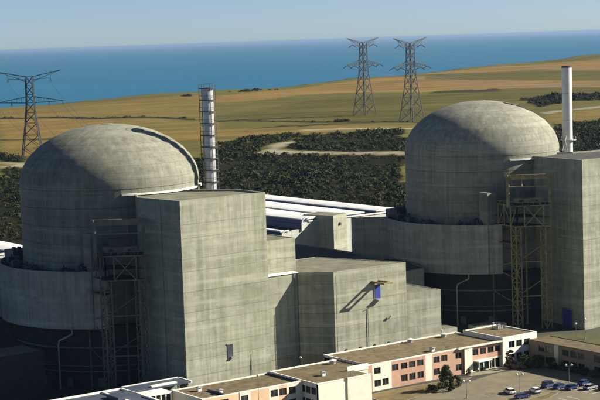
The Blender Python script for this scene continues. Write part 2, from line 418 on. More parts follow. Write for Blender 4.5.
for nm, pl in PARCELS:
    if nm not in ('scrub', 'hedge'): continue
    X, Y = sample(pl, .075 if nm == 'scrub' else .02)
    # leave clearings
    cl = np.sin(X*.05+1.3*np.sin(Y*.031))*np.sin(Y*.043+.9*np.sin(X*.027))+.35*np.sin(X*.16)*np.sin(Y*.13)
    if nm == 'scrub': k = cl > -.98
    else: k = rng.uniform(0, 1, len(X)) < .8
    xs.append(X[k]); ys.append(Y[k]); ss.append(np.clip(rng.lognormal(-.16, .30, k.sum()), .45, 1.7)*(1.05 if nm == 'scrub' else .5)*(1+.35*np.clip(cl[k], -.5, 1)))
pathp = [pl for nm, pl in PARCELS if nm == 'path']
X = np.concatenate(xs); Y = np.concatenate(ys); Sx = np.concatenate(ss)
k = np.ones(len(X), bool)
for pl in pathp: k &= ~inpoly(X, Y, pl)
# nothing grows on the plant platform
rx_ = (X-CAMX)*fh.x+(Y-CAMY)*fh.y; k &= rx_ > 722
X, Y, Sx = X[k], Y[k], Sx[k]
if len(X) > 20500:
    q = rng.permutation(len(X))[:20500]; X, Y, Sx = X[q], Y[q], Sx[q]

VAR = [bush_variant(58, 2.15, 1.75, .36) for _ in range(10)]
sb = scatter('scrub', np.stack([X, Y, land(X, Y)-.15], -1), Sx, VAR, SCRUB)
stuff(sb, 'dark green scrub covering the slope between the plant and the fields', 'scrub')

# ------------------------------------------------------------------ plant yard
def sheet(name, poly, z, mat):
    m = MB(); n = len(poly)
    a = sum(poly[i][0]*poly[(i+1) % n][1]-poly[(i+1) % n][0]*poly[i][1] for i in range(n))
    if a < 0: poly = poly[::-1]
    m.add([(x, y, z) for x, y in poly], [tuple(range(n))])
    return struct(m.build(name, mat))
sheet('yard', [(-260, -330), (330, -330), (330, 190), (-260, 190)], .02, GRAVEL_YARD)
sheet('car_park', [(-60, -240), (120, -240), (120, -130), (86.5, -112), (85.5, -88.5), (72, -86), (48, -91), (30, -96), (-60, -96)], .06, ASPH)
def kerbed(name, poly, mat, h=.13):
    o = MB().prism(poly, .03, h).build(name, mat); struct(o)
    parapet(o, [(x, y) for x, y in poly], .035, h+.02-.035, .25, PATHM, 'kerb'); return o
kerbed('lawn', [(28, -82.5), (44, -82.5), (60, -84.5), (63, -85.5), (54, -89.5), (46, -92), (26, -96)], LAWN)
kerbed('flower_bed', [(79.8, -81.6), (88.2, -82), (88.2, -112), (86.8, -110), (85.2, -89), (80.4, -85.5)], LAWN)
kerbed('traffic_island', [(52, -116), (62, -114.5), (66, -113), (66.4, -115.4), (60, -118.5), (52, -119.5)], LAWN)
sheet('pavement', [(64, -81.3), (79, -81.3), (79, -84.6), (72, -85.4), (64, -84.2)], .10, PATHM)
sheet('grass_verge', [(98, -42), (134, -62), (134, -150), (98, -150)], .05, GRASS)
for i in range(7):
    y0 = -104-i*3.0
    struct(MB().box(72+.0, 77, y0, y0+.14, .066, .072).build('parking_line', MARK))
for i in range(6):
    x0 = 50+i*3.0
    struct(MB().box(x0, x0+.14, -124.5, -120, .066, .072).build('parking_line', MARK))

# ------------------------------------------------------------------ reactor units
def lattice_face(m, a, b, z0, z1, nb, r, cross=True):
    """verticals, chords and bracing between two plan points"""
    a = Vector((*a, 0)); b = Vector((*b, 0)); Z = Vector((0, 0, 1))
    m.beam(a+Z*z0, b+Z*z0, r); m.beam(a+Z*z1, b+Z*z1, r)
    for i in range(nb+1):
        p = a.lerp(b, i/nb); m.beam(p+Z*z0, p+Z*z1, r)
        if i < nb and cross:
            q = a.lerp(b, (i+1)/nb)
            m.beam(p+Z*z0, q+Z*z1, r*.75); m.beam(p+Z*z1, q+Z*z0, r*.75)
def mast(m, x, y, hw, z0, z1, r, step):
    c = [(x-hw, y-hw), (x+hw, y-hw), (x+hw, y+hw), (x-hw, y+hw)]
    for p in c: m.beam((*p, z0), (*p, z1), r)
    n = max(1, round((z1-z0)/step)); h = (z1-z0)/n
    for k in range(n):
        for i in range(4):
            a, b = c[i], c[(i+1) % 4]
            za, zb = z0+k*h, z0+(k+1)*h
            m.beam((*a, zb), (*b, zb), r*.6)
            if (k+i) % 2: a, b = b, a
            m.beam((*a, za), (*b, zb), r*.55)

def containment(C, k, label):
    cx, cy = C
    T = thing('reactor_containment', label, 'reactor dome', (cx, cy, 0), 'reactor containments')
    zz = [0, 17, 24, 29.5, 34.5, 39.5, 44.5, 49.5, 54.6]
    MB().lathe(cx, cy, [(25.8, 0), (25.8, 54.7)], 96).build('wall_core', CDOME[k], T, True)
    for i in range(len(zz)-1):
        z0, z1 = zz[i], zz[i+1]-.1; r = 26.0+random.choice((0, .015, .03))
        MB().lathe(cx, cy, [(25.8, z0), (r, z0), (r, z1), (25.8, z1)], 96).build('concrete_lift', CDOME[k], T)
    # cast against flat shutters: facets a few centimetres out of true
    prof = [(26.06, 54.6)]
    for i in range(0, 29):
        t_ = math.pi/2*i/28.3
        prof.append((26.06*math.cos(t_), 55.0+16.6*math.sin(t_)))
    m = MB().lathe(cx, cy, prof, 120); rj = random.Random(k+3)
    m.v = [(x+(x-cx)/26*j, y+(y-cy)/26*j, z+j*.6) for (x, y, z), j in ((p, rj.uniform(-.05, .05)) for p in m.v)]
    m.build('dome', CDOME[k], T, True)
    MB().ringprism(cx, cy, 25.9, 26.7, 52.75, 53.25, R(-112), R(-28), 40).build('coping', WHITE, T)
    m = MB()
    m.lathe(cx, cy, [(1.6, 71.2), (1.6, 71.7), (.01, 71.75)], 20); m.build('vent_cap', CDOME[k], T)
    return T
c1 = containment(D1C, 0, 'larger nearer concrete reactor dome at the left beside the scaffolded steel stack')
c2 = containment(D2C, 1, 'farther concrete reactor dome at the right beside the plain white stack')

def skirt(C, label, ext):
    cx, cy = C
    T = thing('annular_building', label, 'annex', (cx, cy, 0), 'curved annexes round the domes')
    A0, A1 = 96, 238.5
    MB().ringprism(cx, cy, 26.15, 29.2, 0, 17.02, R(A0-30), R(A1+40), 60).build('base_wall', SHADE_WALL, T)
    nP = 18; st = (A1-A0)/nP
    for i in range(nP):
        MB().ringprism(cx, cy, 32.5, 33+random.choice((0, .015, .03)), 17, 33, R(A0+i*st+.018), R(A0+(i+1)*st-.018), 3).build('wall_panel', CONC_SK, T)
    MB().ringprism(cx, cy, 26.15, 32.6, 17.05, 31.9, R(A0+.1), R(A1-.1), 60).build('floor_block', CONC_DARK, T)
    MB().ringprism(cx, cy, 26.1, 32.55, 31.93, 32.1, R(A0+.1), R(A1-.1), 60).build('roof', ROOF_DARK, T)
    rnd = random.Random(4)
    for i in range(15):
        a = R(rnd.uniform(150, 232)); r = rnd.uniform(28, 31.4); x, y = cx+r*math.cos(a), cy+r*math.sin(a); s = rnd.uniform(.5, 1.4); h = rnd.uniform(.9, 2.6)
        m = MB()
        if i % 3: m.box(x-s, x+s, y-s*.7, y+s*.7, 32.1, 32.1+h); m.beam((x, y, 32.1+h), (x, y, 32.1+h+.7), .22, 8)
        else: m.beam((x, y, 32.1), (x, y, 32.1+h*.9), .5, 10); m.beam((x, y, 32.1+h*.9), (x+1.1, y-.4, 32.4+h*.9), .5, 10)
        m.build('roof_duct', DARKST, T)
    # pipe runs and doors under the overhang
    for z, r in ((4.5, .22), (6.0, .16), (11.2, .3)):
        pts = [Vector((cx+(29.5+r)*math.cos(R(q)), cy+(29.5+r)*math.sin(R(q)), z)) for q in range(170, 262, 4)]
        m = MB(); m.path(pts, r, 6); m.build('pipe_run', PIPE, T)
    for q in (196, 214, 232):
        p = Vector((cx+29.1*math.cos(R(q)), cy+29.1*math.sin(R(q)), 0)); tx = Vector((-math.sin(R(q)), math.cos(R(q)), 0)); nx = Vector((math.cos(R(q)), math.sin(R(q)), 0))*.3
        a1_, b1_ = p-tx*.9, p+tx*.9
        MB().prism([(a1_.x, a1_.y), (b1_.x, b1_.y), (b1_.x+nx.x, b1_.y+nx.y), (a1_.x+nx.x, a1_.y+nx.y)], .05, 2.6).build('door', PIPE, T)
    # rainwater pipe with its swan neck
    a = R(219); p = Vector((cx+32.2*math.cos(a), cy+32.2*math.sin(a), 17)); lt = -rt
    m = MB(); m.path([p, p-up*1.5, p+lt*3.6-up*3.2, p+lt*3.9-up*4.2, p+lt*3.9-up*16.9], .22, 8); m.build('downpipe', CONC_SK, T)
    # square stair shaft at the right-hand end
    q = (cx-19.3, cy-24.0)
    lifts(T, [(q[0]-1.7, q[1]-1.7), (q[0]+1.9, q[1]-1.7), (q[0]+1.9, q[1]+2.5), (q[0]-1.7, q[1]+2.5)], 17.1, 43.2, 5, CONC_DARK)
    if ext:
        a_ = Vector((cx, cy, 0))-rt*32.6-fh*.8; b_ = a_-rt*12.4-fh*.2
        for i in range(3):
            p0 = a_.lerp(b_, i/3); p1 = a_.lerp(b_, (i+1)/3-.0015); d = fh*2.2
            MB().prism([(p0.x, p0.y), (p1.x, p1.y), (p1.x+d.x, p1.y+d.y), (p0.x+d.x, p0.y+d.y)], 16, 33.0+.02*i).build('wall_panel', CONC_SK, T)
    return T
PIPE = plain('grey_pipe', (.13, .13, .12), .7, var=.3)
SHADE_WALL = plain('shade_toned_wall', (.028, .029, .028), .9, var=.3)  # near-black colour paints in the deep shade under the ring-wall overhang
CONC_SK = concrete('smooth_concrete', (.33, .325, .27), .04, lines=.22)
skirt(D1C, 'curved grey annex wall round the foot of the left dome, cut by the left edge', True)
skirt(D2C, 'curved grey annex wall wrapped round the foot of the right dome', True)
# dark pump block that rises beside each annex, and the tank room under it
for C, lab in ((D2C, 'dark blue roof plant block between the right dome and the white hall roofs'), (D1C, 'dark roof plant block beside the left dome near the left edge')):
    T = thing('roof_plant', lab, 'roof plant', (C[0]-rt.x*28, C[1]-rt.y*28, 32.1), 'roof plant rooms')
    p = Vector((C[0], C[1], 0))-rt*28.6+fh*4
    MB().prism([(p.x-2.8, p.y-2.8), (p.x+2.6, p.y-2.8), (p.x+2.6, p.y+3.4), (p.x-2.8, p.y+3.4)], 32.1, 35.2).build('casing', DARKST, T)
    for k in range(3):
        MB().beam((p.x-1.7+k*1.7, p.y-1, 35.2), (p.x-1.7+k*1.7, p.y-1, 36.1), .6, 12).build('fan_cowl', DARKST, T)

def fuel_building(poly, top, label, roofmat, nl):
    x0, y0 = poly[0]
    T = thing('fuel_building', label, 'building', (x0, y0, 0), 'tall fuel buildings in front of the domes')
    lifts(T, poly, 0, top, nl, CONC)
    MB().prism(inset(poly, .62), top-.02, top+.06).build('roof', roofmat, T)
    parapet(T, poly, top, .55, .5, CONC, 'parapet')
    return T
FB1 = [(-8, -52), (20, -51), (20, -37), (5, -18), (-2.5, -18), (-10, -33)]
FB2 = [(135.5, -57.5), (178, -56.5), (178, -33), (158, -31), (144, -18), (139, -33)]
f1 = fuel_building(FB1, 52.4, 'tall sunlit concrete block in front of the left dome', ROOF_CONC, 11)
f2 = fuel_building(FB2, 53.3, 'tall concrete block at the right edge in front of the right dome', ROOF_DARK, 11)
# openings
MB().box(5.4, 7.2, -51.62, -51.4, 8.8, 12.6).build('shutter', DARKST, f1); MB().box(5.2, 7.4, -51.75, -51.4, 12.62, 12.9).build('lintel', CONC, f1)
MB().box(6.2, 7.5, -52.3, -51.5, 9.0, 9.2).build('landing', STEEL, f1)
m = MB(); m.beam((-8.75, -43.5, 0), (-8.75, -43.5, 51), .3, 6); m.build('downpipe', CONC_DARK, f1)
m = MB(); m.beam((13.2, -51.4, 2), (13.2, -51.4, 9), .07, 6); m.build('conduit', CONC_DARK, f1)
MB().box(135.9, 136.9, -51.5, -47.6, 0, 5.6).build('door', BLUE_DOOR, f2); MB().box(135.98, 136.9, -51.8, -47.3, 0, 5.85).build('door_frame', CONC_DARK, f2)
m = MB()
for y in (-48.6, -35.2): m.beam((137.2+(y+48.6)*.15, y, 1), (137.2+(y+48.6)*.15, y, 52), .22, 6)
m.build('downpipe', CONC_DARK, f2)
# small plant on the back corner of the sunlit block's roof
T = thing('roof_vent', 'small dark vents on the back corner of the sunlit block roof', 'vent', (6, -21, 52.4))
for k in range(3):
    MB().beam((4+k*1.5, -20.5+k*-1.1, 52.4), (4+k*1.5, -20.5+k*-1.1, 54.2+.3*(k == 1)), .38, 10).build('vent_pipe', DARKST, T)
MB().box(2.2, 9.2, -22.6, -21.2, 52.44, 53.0).build('base', DARKST, T)

RUST = plain('red_oxide_steel', (.16, .08, .05), .8, var=.3)
def hoist_tower(C, dx, dy, dz, label, mat):
    cx, cy = C[0]+dx, C[1]+dy
    A = (cx-18.5, cy-36.5); B = (cx-9.9, cy-42.8); Cc = (cx-17.2, cy-23.4); Dd = (cx-9.6, cy-31)
    T = thing('hoist_tower', label, 'tower', (A[0], A[1], 0), 'steel hoist towers beside the fuel buildings')
    z0, z1, zt = 33+dz, 39.6+dz, 49.4+dz
    m = MB(); va, vb = Vector((*A, 0)), Vector((*B, 0))
    m.beam(va+up*z0, vb+up*z0, .2); m.beam(va+up*z1, vb+up*z1, .2)
    for f0 in (0, .22, .78, 1): p = va.lerp(vb, f0); m.beam(p+up*(z0+.2), p+up*(z1-.2), .2)
    p, q = va.lerp(vb, .22), va.lerp(vb, .78); m.beam(p+up*z0, q+up*z1, .16); m.beam(p+up*z1-fh*.1, q+up*z0-fh*.1, .16)
    m.build('front_truss', mat, T)
    m = MB(); lattice_face(m, A, Cc, z0, z1, 4, .2, False); vc = Vector((*Cc, 0))
    for i in range(4): m.beam(va.lerp(vc, i/4)+up*(z0 if i % 2 else z1), va.lerp(vc, (i+1)/4)+up*(z1 if i % 2 else z0), .15)
    m.build('side_truss', mat, T)
    for z in (z0, z0+2.9, z1-.2):
        m = MB(); m.prism([A, B, Dd, Cc], z-.12, z+.1); m.build('deck', DARKST, T)
    m = MB()
    for a, b in ((A, B), (A, Cc)):
        a_, b_ = Vector((*a, z1+1.1)), Vector((*b, z1+1.1)); m.beam(a_, b_, .09)
        for i in range(7): p = a_.lerp(b_, i/6); m.beam(p-up*1.1, p, .07)
    m.build('guard_rail', mat, T)
    # portal frame above the deck
    pa = Vector((*A, 0)).lerp(Vector((*B, 0)), -.25)+fh*.6; pb = Vector((*B, 0))+fh*.6
    for p in (pa, pb):
        MB().prism([(p.x-.35, p.y-.35), (p.x+.35, p.y-.35), (p.x+.35, p.y+.35), (p.x-.35, p.y+.35)], z1-.5, zt).build('column', mat, T)
    d = (pb-pa).normalized(); nn = Vector((-d.y, d.x, 0))*.3
    def girder(p, q, za, zb, nm):
        MB().prism([(p.x-nn.x, p.y-nn.y), (q.x-nn.x, q.y-nn.y), (q.x+nn.x, q.y+nn.y), (p.x+nn.x, p.y+nn.y)], za, zb).build(nm, mat, T)
    girder(pa-d*.6, pb+d*.6, zt-1.5, zt+.1, 'crown_girder')
    for k in (1, 2):
        q = pa.lerp(pb, k/3); MB().beam((q.x, q.y, zt-3.6), (q.x, q.y, zt-1.5), .2).build('hanger', mat, T)
    girder(pa, pb, zt-3.9, zt-3.6, 'tie_beam')
    girder(pa.lerp(pb, .15)+fh*1.4, pb-d*2+fh*1.4, z1+1.0, z1+2.3, 'hoist_beam')
    q = pa.lerp(pb, .5)+fh*1.6
    MB().box(q.x-2.6, q.x+2.2, q.y-.8, q.y+1.6, z1+2.35, z1+4.6).build('winch_house', DARKST, T)
    for k in range(5):
        q_ = pa.lerp(pb, .12+k*.19)+fh*(1.0+.5*(k % 2)); s_ = .55+.2*(k % 3)
        MB().box(q_.x-s_, q_.x+s_, q_.y-s_, q_.y+s_, z1, z1+1.0+.6*(k % 2)).build('motor', DARKST, T)
    # masts to the ground
    def at(a, b, k): v = Vector((*a, 0)).lerp(Vector((*b, 0)), k)+fh*1.5; return v
    for k in (-.02, .86):
        p = at(A, B, k); m = MB(); mast(m, p.x, p.y, 1.1, 0, z0, .22, 3.1); m.build('mast', mat, T)
    for p in (Vector((*Cc, 0)), Vector((*Dd, 0))):
        m = MB(); m.beam((p.x, p.y, 0), (p.x, p.y, z0), .28); m.build('column', mat, T)
    for zz_ in (10.5, 21.5):
        a_, b_ = at(A, B, -.02), at(A, B, .86); m = MB(); m.beam((a_.x, a_.y, zz_), (b_.x, b_.y, zz_), .2); m.beam((a_.x, a_.y, zz_), (b_.x, b_.y, zz_+6), .12); m.build('tie_beam', mat, T)
    p = at(A, B, -.02); q = Vector((*Cc, 0))
    m = MB(); m.prism([(p.x-1.2, p.y-1.3), (p.x+3, p.y-1.3), (q.x+3, q.y+1), (q.x-.6, q.y+1)], 27.2, 27.5); m.build('deck', RUST, T)
    m = MB(); m.beam((p.x, p.y, 16), (q.x, q.y, 18.6), .16); m.beam((p.x, p.y, 21.5), (q.x, q.y, 19), .16); m.beam((p.x, p.y, 8), (q.x, q.y, 11), .16); m.build('brace', mat, T)
    return T
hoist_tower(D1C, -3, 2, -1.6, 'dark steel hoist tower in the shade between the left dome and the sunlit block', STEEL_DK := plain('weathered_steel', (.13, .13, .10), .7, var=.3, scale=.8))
hoist_tower(D2C, 0, 0, 0, 'yellow steel hoist tower with crossed truss in front of the right dome', YELLOW)

# ------------------------------------------------------------------ stacks
def stack_lattice(x, y, top):
    T = thing('exhaust_stack', 'silver ringed exhaust stack in scaffold lattice behind the left dome', 'stack', (x, y, 0))
    n = 24; h = top/n
    for i in range(n):
        MB().lathe(x, y, [(1.5, i*h), (1.74, i*h+.05), (1.74, (i+1)*h-.75), (1.62, (i+1)*h-.7), (1.62, (i+1)*h-.05), (1.5, (i+1)*h)], 28).build('flue_section', SILVER, T)
    MB().lathe(x, y, [(1.1, top-.02), (1.1, top-3)], 20).build('flue_mouth', DARKST, T)
    rr_ = 2.4
    for j in range(6):
        a = j*math.pi/3+.3; p = (x+rr_*math.cos(a), y+rr_*math.sin(a))
        MB().beam((*p, 0), (*p, top+.9), .09, 4).build('leg', PYL, T)
    for i in range(11, n+1):
        z = i*h; m = MB(); m.ringprism(x, y, 1.68, 2.5, z-.2, z, 0, 2*math.pi, 18)
        m.ringprism(x, y, 2.42, 2.5, z+1.05, z+1.13, 0, 2*math.pi, 18)
        m.build('scaffold_ring', PYL, T)
    m = MB(); m.beam((x-.25, y-2.2, 30), (x-.25, y-2.2, top), .05); m.beam((x+.25, y-2.2, 30), (x+.25, y-2.2, top), .05)
    for k in range(int((top-30)/.6)): m.beam((x-.25, y-2.2, 30+k*.6), (x+.25, y-2.2, 30+k*.6), .035)
    m.build('ladder', STEEL, T); return T
stack_lattice(21.9, -20.3, 81.2)
T = thing('exhaust_stack', 'plain white cylindrical exhaust stack behind the right dome', 'stack', (163.6, -23.4, 0))
for i in range(9):
    a, b = i*82.3/9, (i+1)*82.3/9
    MB().lathe(163.6, -23.4, [(1.5, a), (1.68, a+.02), (1.68, b-.12), (1.5, b)], 36).build('flue_section', WHITE, T, False)
MB().lathe(163.6, -23.4, [(1.35, 82.32), (1.68, 82.34), (1.72, 82.0), (1.3, 79)], 30).build('flue_mouth', DARKST, T)
m = MB(); m.ringprism(163.6, -23.4, 1.7, 2.9, 57.2, 57.4, 0, 2*math.pi, 24); m.build('gallery', STEEL, T)
m = MB()
for k in range(12):
    a = k*math.pi/6; m.beam((163.6+2.85*math.cos(a), -23.4+2.85*math.sin(a), 57.4), (163.6+2.85*math.cos(a), -23.4+2.85*math.sin(a), 58.5), .05)
m.build('gallery_rail', STEEL, T)
m = MB(); m.beam((161.2, -25.4, 54.0), (159, -26.8, 57.5), .2); m.beam((159.6, -24.8, 53.8), (161.8, -24.8, 59), .16); m.build('bracket', STEEL, T)

# ------------------------------------------------------------------ turbine halls
def hall(ox, oy, y1, label):
    """ox, oy: the hall's nearest right-hand corner"""
    T = thing('turbine_hall', label, 'hall', (ox, oy, 0), 'turbine halls behind the domes')
    X = lambda v: ox+v
    Wd = 44.0
    MB().box(X(-Wd), X(0), oy+.4, y1, 0, 28.6).build('hall_body', BLUE_CLAD, T)
    MB().box(X(-Wd+.3), X(-.3), oy+.7, y1-.3, 28.6, 28.75).build('roof_valley', ROOF_DARK, T)
    for i in range(8):
        MB().box(X(-Wd+i*5.5+.04), X(-Wd+(i+1)*5.5-.04), oy, oy+.4, 0, 29.2).build('wall_panel', CREAM_W, T)
    for k, xc in enumerate((-4.9, -21.6, -37.6)):
        w0 = 6.4 if k else 4.9
        prof = []
        for i in range(13):
            a = i/12; prof.append((X(xc-w0+2*w0*a), 30.45+.55*(1-abs(2*a-1)**2.2)))
        v = []; n = len(prof)
        for yy in (oy+.2, y1): v += [(x, yy, 30.1) for x, z in prof[:1]]+[(x, yy, z) for x, z in prof]+[(prof[-1][0], yy, 30.1)]
        M_ = n+2; f = [(i, i+1, M_+i+1, M_+i) for i in range(M_-1)]+[tuple(range(M_)), tuple(range(2*M_-1, M_-1, -1))]
        MB().add(v, f).build('roof_monitor', WHITE_ROOF, T)
        # edge trims of the monitor, end on
        MB().box(X(xc-w0+.15), X(xc+w0-.15), oy+.35, y1-.2, 28.7, 30.08).build('monitor_wall', BLUE_CLAD, T)
    # lower terrace on the left side, with its rounded end wall
    MB().box(X(-Wd-9), X(-Wd-.02), oy+.5, y1, 0, 26.6).build('side_aisle', BLUE_CLAD, T)
    MB().box(X(-Wd-9.1), X(-Wd-7.4), oy+.4, y1, 26.62, 27.1).build('aisle_coping', WHITE_ROOF, T)
    MB().box(X(-Wd-7.4), X(-Wd-.05), oy+.6, y1, 26.62, 26.7).build('aisle_roof', ROOF_DARK, T)
    for i in range(2):
        MB().box(X(-Wd-9+i*4.5+.04), X(-Wd-9+(i+1)*4.5-.04), oy+.1, oy+.5, 0, 26.9-.4*(1-i)).build('wall_panel', CREAM_W, T)
    for x_, zt in ((-Wd, 30.9), (-Wd-9, 27.0)):
        pts = [Vector((X(x_)-.1, oy-.15, zt-4.6)), Vector((X(x_)-.1, oy-.15, zt-2.0)), Vector((X(x_)+.35, oy-.15, zt-.9)), Vector((X(x_)+1.3, oy-.15, zt-.2)), Vector((X(x_)+3.2, oy-.15, zt))]
        m = MB(); m.path(pts, .28, 6); m.build('end_trim', WHITE_ROOF, T)
    MB().box(X(-Wd+3), X(.3), oy-.25, oy+.0, 29.22, 29.75).build('eaves_trim', WHITE_ROOF, T)
    return T
CREAM_W = plain('pale_cladding', (.50, .51, .45), .6, var=.1, tint=.05)
hall(148, 50, 150, 'turbine hall with white ribbed roof strips between the two domes')
hall(1.5, 55, 155, 'turbine hall whose white roof end shows at the left edge behind the left dome')

# ------------------------------------------------------------------ buildings between the units
def block(name, poly, z0, z1, nl, mat, label, cat='building', roof=ROOF_CONC, par=.0, group=None):
    T = thing(name, label, cat, (poly[0][0], poly[0][1], z0), group)
    lifts(T, poly, z0, z1, nl, mat)
    MB().prism(inset(poly, .3), z1-.01, z1+.06).build('roof', roof, T)
    if par: parapet(T, poly, z1, par, .3, mat, 'parapet')
    return T
block('link_block', [(20.1, -40), (37.2, -40), (37.2, -21), (20.1, -24)], 0, 37.5, 8, CONC, 'concrete link block rising directly behind the sunlit block on its right', par=.25)
b2 = block('recessed_bay', [(20.1, -43), (35.4, -43), (35.4, -40.1), (20.1, -40.1)], 0, 28, 6, CONC, 'recessed concrete bay half in diagonal shadow beside the tall sunlit block')
MB().box(20.1, 35.9, -43.3, -40.15, 28.05, 28.25).build('coping', WHITE, b2)
m = MB(); m.beam((34.4, -43.25, 28), (34.4, -43.25, .5), .16, 6); m.build('downpipe', CONC_DARK, b2)
B3 = [(35.5, -43.1), (42.5, -50.8), (69, -50.9), (58, -21), (37.4, -20.8)]
b3 = block('auxiliary_building', B3, 0, 28, 7, CONC, 'lower concrete building with blue door and jib beam between the domes', par=.22)
MB().box(57.1, 59.1, -51.1, -50.5, 18.9, 22.9).build('door', BLUE_DOOR, b3); MB().box(56.9, 59.3, -51.02, -50.5, 18.8, 23.08).build('door_frame', STEEL, b3)
j = MB().box(55.6, 59.9, -52.4, -50.95, 23.2, 23.55).build('canopy', YELLOW, b3)
for x in (56.2, 58.9):
    MB().box(x-.2, x+.2, -56.6, -50.7, 23.57, 24.15).build('jib_beam', YELLOW, b3)
MB().box(55.9, 59.3, -56.8, -56.4, 23.6, 24.12).build('jib_beam', YELLOW, b3)
MB().box(57.0, 59.4, -52.5, -51, 18.55, 18.75).build('landing', STEEL, b3)
m = MB(); m.beam((54.3, -51.05, 2), (54.3, -51.05, 16.4), .09, 6); m.beam((54.3, -51.05, 16.4), (54.3, -51.7, 16.7), .09, 6); m.build('downpipe', CONC_DARK, b3)
m = MB(); m.beam((61.5, -51.05, 12.2), (62.3, -51.6, 13.2), .15, 6); m.box(62, 62.7, -51.9, -51.4, 13, 13.4); m.build('floodlight', STEEL, b3)
m = MB(); m.beam((43, -51.2, .5), (43, -51.2, 27), .08, 5); m.build('conduit', CONC_DARK, b3)
for i in range(4): MB().box(46+i*5.2, 46.5+i*5.2, -51.05, -50.7, 5.0, 5.6).build('wall_vent', DARKST, b3)
b4 = block('low_block', [(69.1, -48), (84, -48.6), (84, -30), (69.1, -26)], 0, 18, 4, CONC, 'lowest concrete block at the right end of the row below the right dome', par=.2)
m = MB(); m.beam((69.4, -48.3, 0), (69.4, -48.3, 18), .2, 6); m.build('downpipe', CONC_DARK, b4)
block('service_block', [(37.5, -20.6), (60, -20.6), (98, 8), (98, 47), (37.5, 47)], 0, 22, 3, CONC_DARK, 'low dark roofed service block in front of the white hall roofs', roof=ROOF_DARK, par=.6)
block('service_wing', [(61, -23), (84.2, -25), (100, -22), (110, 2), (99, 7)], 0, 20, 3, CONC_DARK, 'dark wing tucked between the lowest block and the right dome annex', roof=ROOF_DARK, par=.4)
sbx = block('vent_house', [(109.0, 55.8), (113.4, 43.6), (121.6, 46.6), (117.2, 58.8)], 0, 31.2, 6, CONC, 'small cube shaped concrete vent house standing before the white hall roofs', par=.15)
m = MB(); m.beam((117.3, 44.5, 28), (117.0, 45.2, 28), .55, 12); m.build('round_vent', DARKST, sbx)
# low sheds in the shade at the foot of the right-hand unit
for i, (x0, x1, y0, y1, h, lab) in enumerate(((88, 96, -42, -34, 4.2, 'small grey shed in the shade at the foot of the lowest block'), (104, 114, -45, -38, 3.4, 'small grey shed in the shade under the right dome annex'))):
    T = block('shed', [(x0, y0), (x1, y0), (x1, y1), (x0, y1)], 0, h, 1, CONC_SK, lab, 'shed', group='grey sheds in the shade')
    MB().box(x0+3, x0+4.2, y0-.06, y0+.2, 1.2, 2.4).build('window', GLASS, T)
block('masking_block', [(-64, 24), (-12, 24), (-12, 54), (-64, 54)], 0, 24, 3, CONC_DARK, 'added dark block hiding the sunlit hall wall behind the left annex', roof=ROOF_DARK)  # added block, keeps the sunlit hall front out of the dark corner
T = block('filter_house', [(-62, -23), (-35, -23), (-35, -10), (-62, -10)], 0, 12.5, 2, SHADE_WALL, 'dark low filter house in the shade under the left annex', roof=ROOF_CONC, par=.3)  # walls coloured near black to deepen the shade they stand in

# ------------------------------------------------------------------ office buildings along the front
FRAME = plain('window_frame', (.16, .13, .10), .6)
def facade(T, p0, d, L, z0, z1, ops, mat, name='wall_panel', wins=True, frame=None):
    """wall with real openings; p0 start point, d unit direction (outside is to its right)"""
    d = Vector((*d, 0)); o = Vector((*p0, 0)); nin = Vector((-d.y, d.x, 0))
    P = lambda u, v, w=0.: o+d*u+nin*w+up*v
    us = sorted({0, L, *[q for a in ops for q in a[:2]]}); vs_ = sorted({z0, z1, *[q for a in ops for q in a[2:4]]})
    m = MB(); Q = lambda *p: m.add(p, [(0, 1, 2, 3)])
    for i in range(len(us)-1):
        for j in range(len(vs_)-1):
            cu, cv = (us[i]+us[i+1])/2, (vs_[j]+vs_[j+1])/2
            if any(a[0] < cu < a[1] and a[2] < cv < a[3] for a in ops): continue
            Q(P(us[i], vs_[j]), P(us[i+1], vs_[j]), P(us[i+1], vs_[j+1]), P(us[i], vs_[j+1]))
    D_ = .32
    for a in ops:
        u0, u1, v0, v1 = a[:4]
        Q(P(u0, v0), P(u0, v0, D_), P(u1, v0, D_), P(u1, v0)); Q(P(u0, v1), P(u1, v1), P(u1, v1, D_), P(u0, v1, D_))
        Q(P(u0, v0), P(u0, v1), P(u0, v1, D_), P(u0, v0, D_)); Q(P(u1, v0), P(u1, v0, D_), P(u1, v1, D_), P(u1, v1))
    Q(P(0, z0), P(0, z1), P(0, z1, D_), P(0, z0, D_)); Q(P(L, z0), P(L, z0, D_), P(L, z1, D_), P(L, z1)); Q(P(0, z1), P(L, z1), P(L, z1, D_), P(0, z1, D_))
    wall = m.build(name, mat, T)
    if not wins: return wall
    for a in ops:
        u0, u1, v0, v1 = a[:4]; fr = frame or (a[4] if len(a) > 4 else FRAME)
        m = MB(); f = .09
        def bar(a0, a1, b0, b1, w0=.14, w1=.24):
            q = [P(a0, b0, w0), P(a1, b0, w0), P(a1, b0, w1), P(a0, b0, w1), P(a0, b1, w0), P(a1, b1, w0), P(a1, b1, w1), P(a0, b1, w1)]
            m.add(q, [(0, 1, 5, 4), (1, 2, 6, 5), (3, 0, 4, 7), (4, 5, 6, 7), (3, 2, 1, 0), (2, 3, 7, 6)])
        bar(u0, u0+f, v0, v1); bar(u1-f, u1, v0, v1); bar(u0+f, u1-f, v0, v0+f); bar(u0+f, u1-f, v1-f, v1)
        mid = (u0+u1)/2; bar(mid-.03, mid+.03, v0+f, v1-f)
        wn = m.build('window', fr, T)
        MB().add([P(u0, v0, .2), P(u1, v0, .2), P(u1, v1, .2), P(u0, v1, .2)], [(0, 1, 2, 3)]).build('pane', GLASS, wn)
    return wall
def win(c, v0, v1, w=2.0): return (c-w/2-.12, c+w/2+.12, v0-.12, v1+.12)
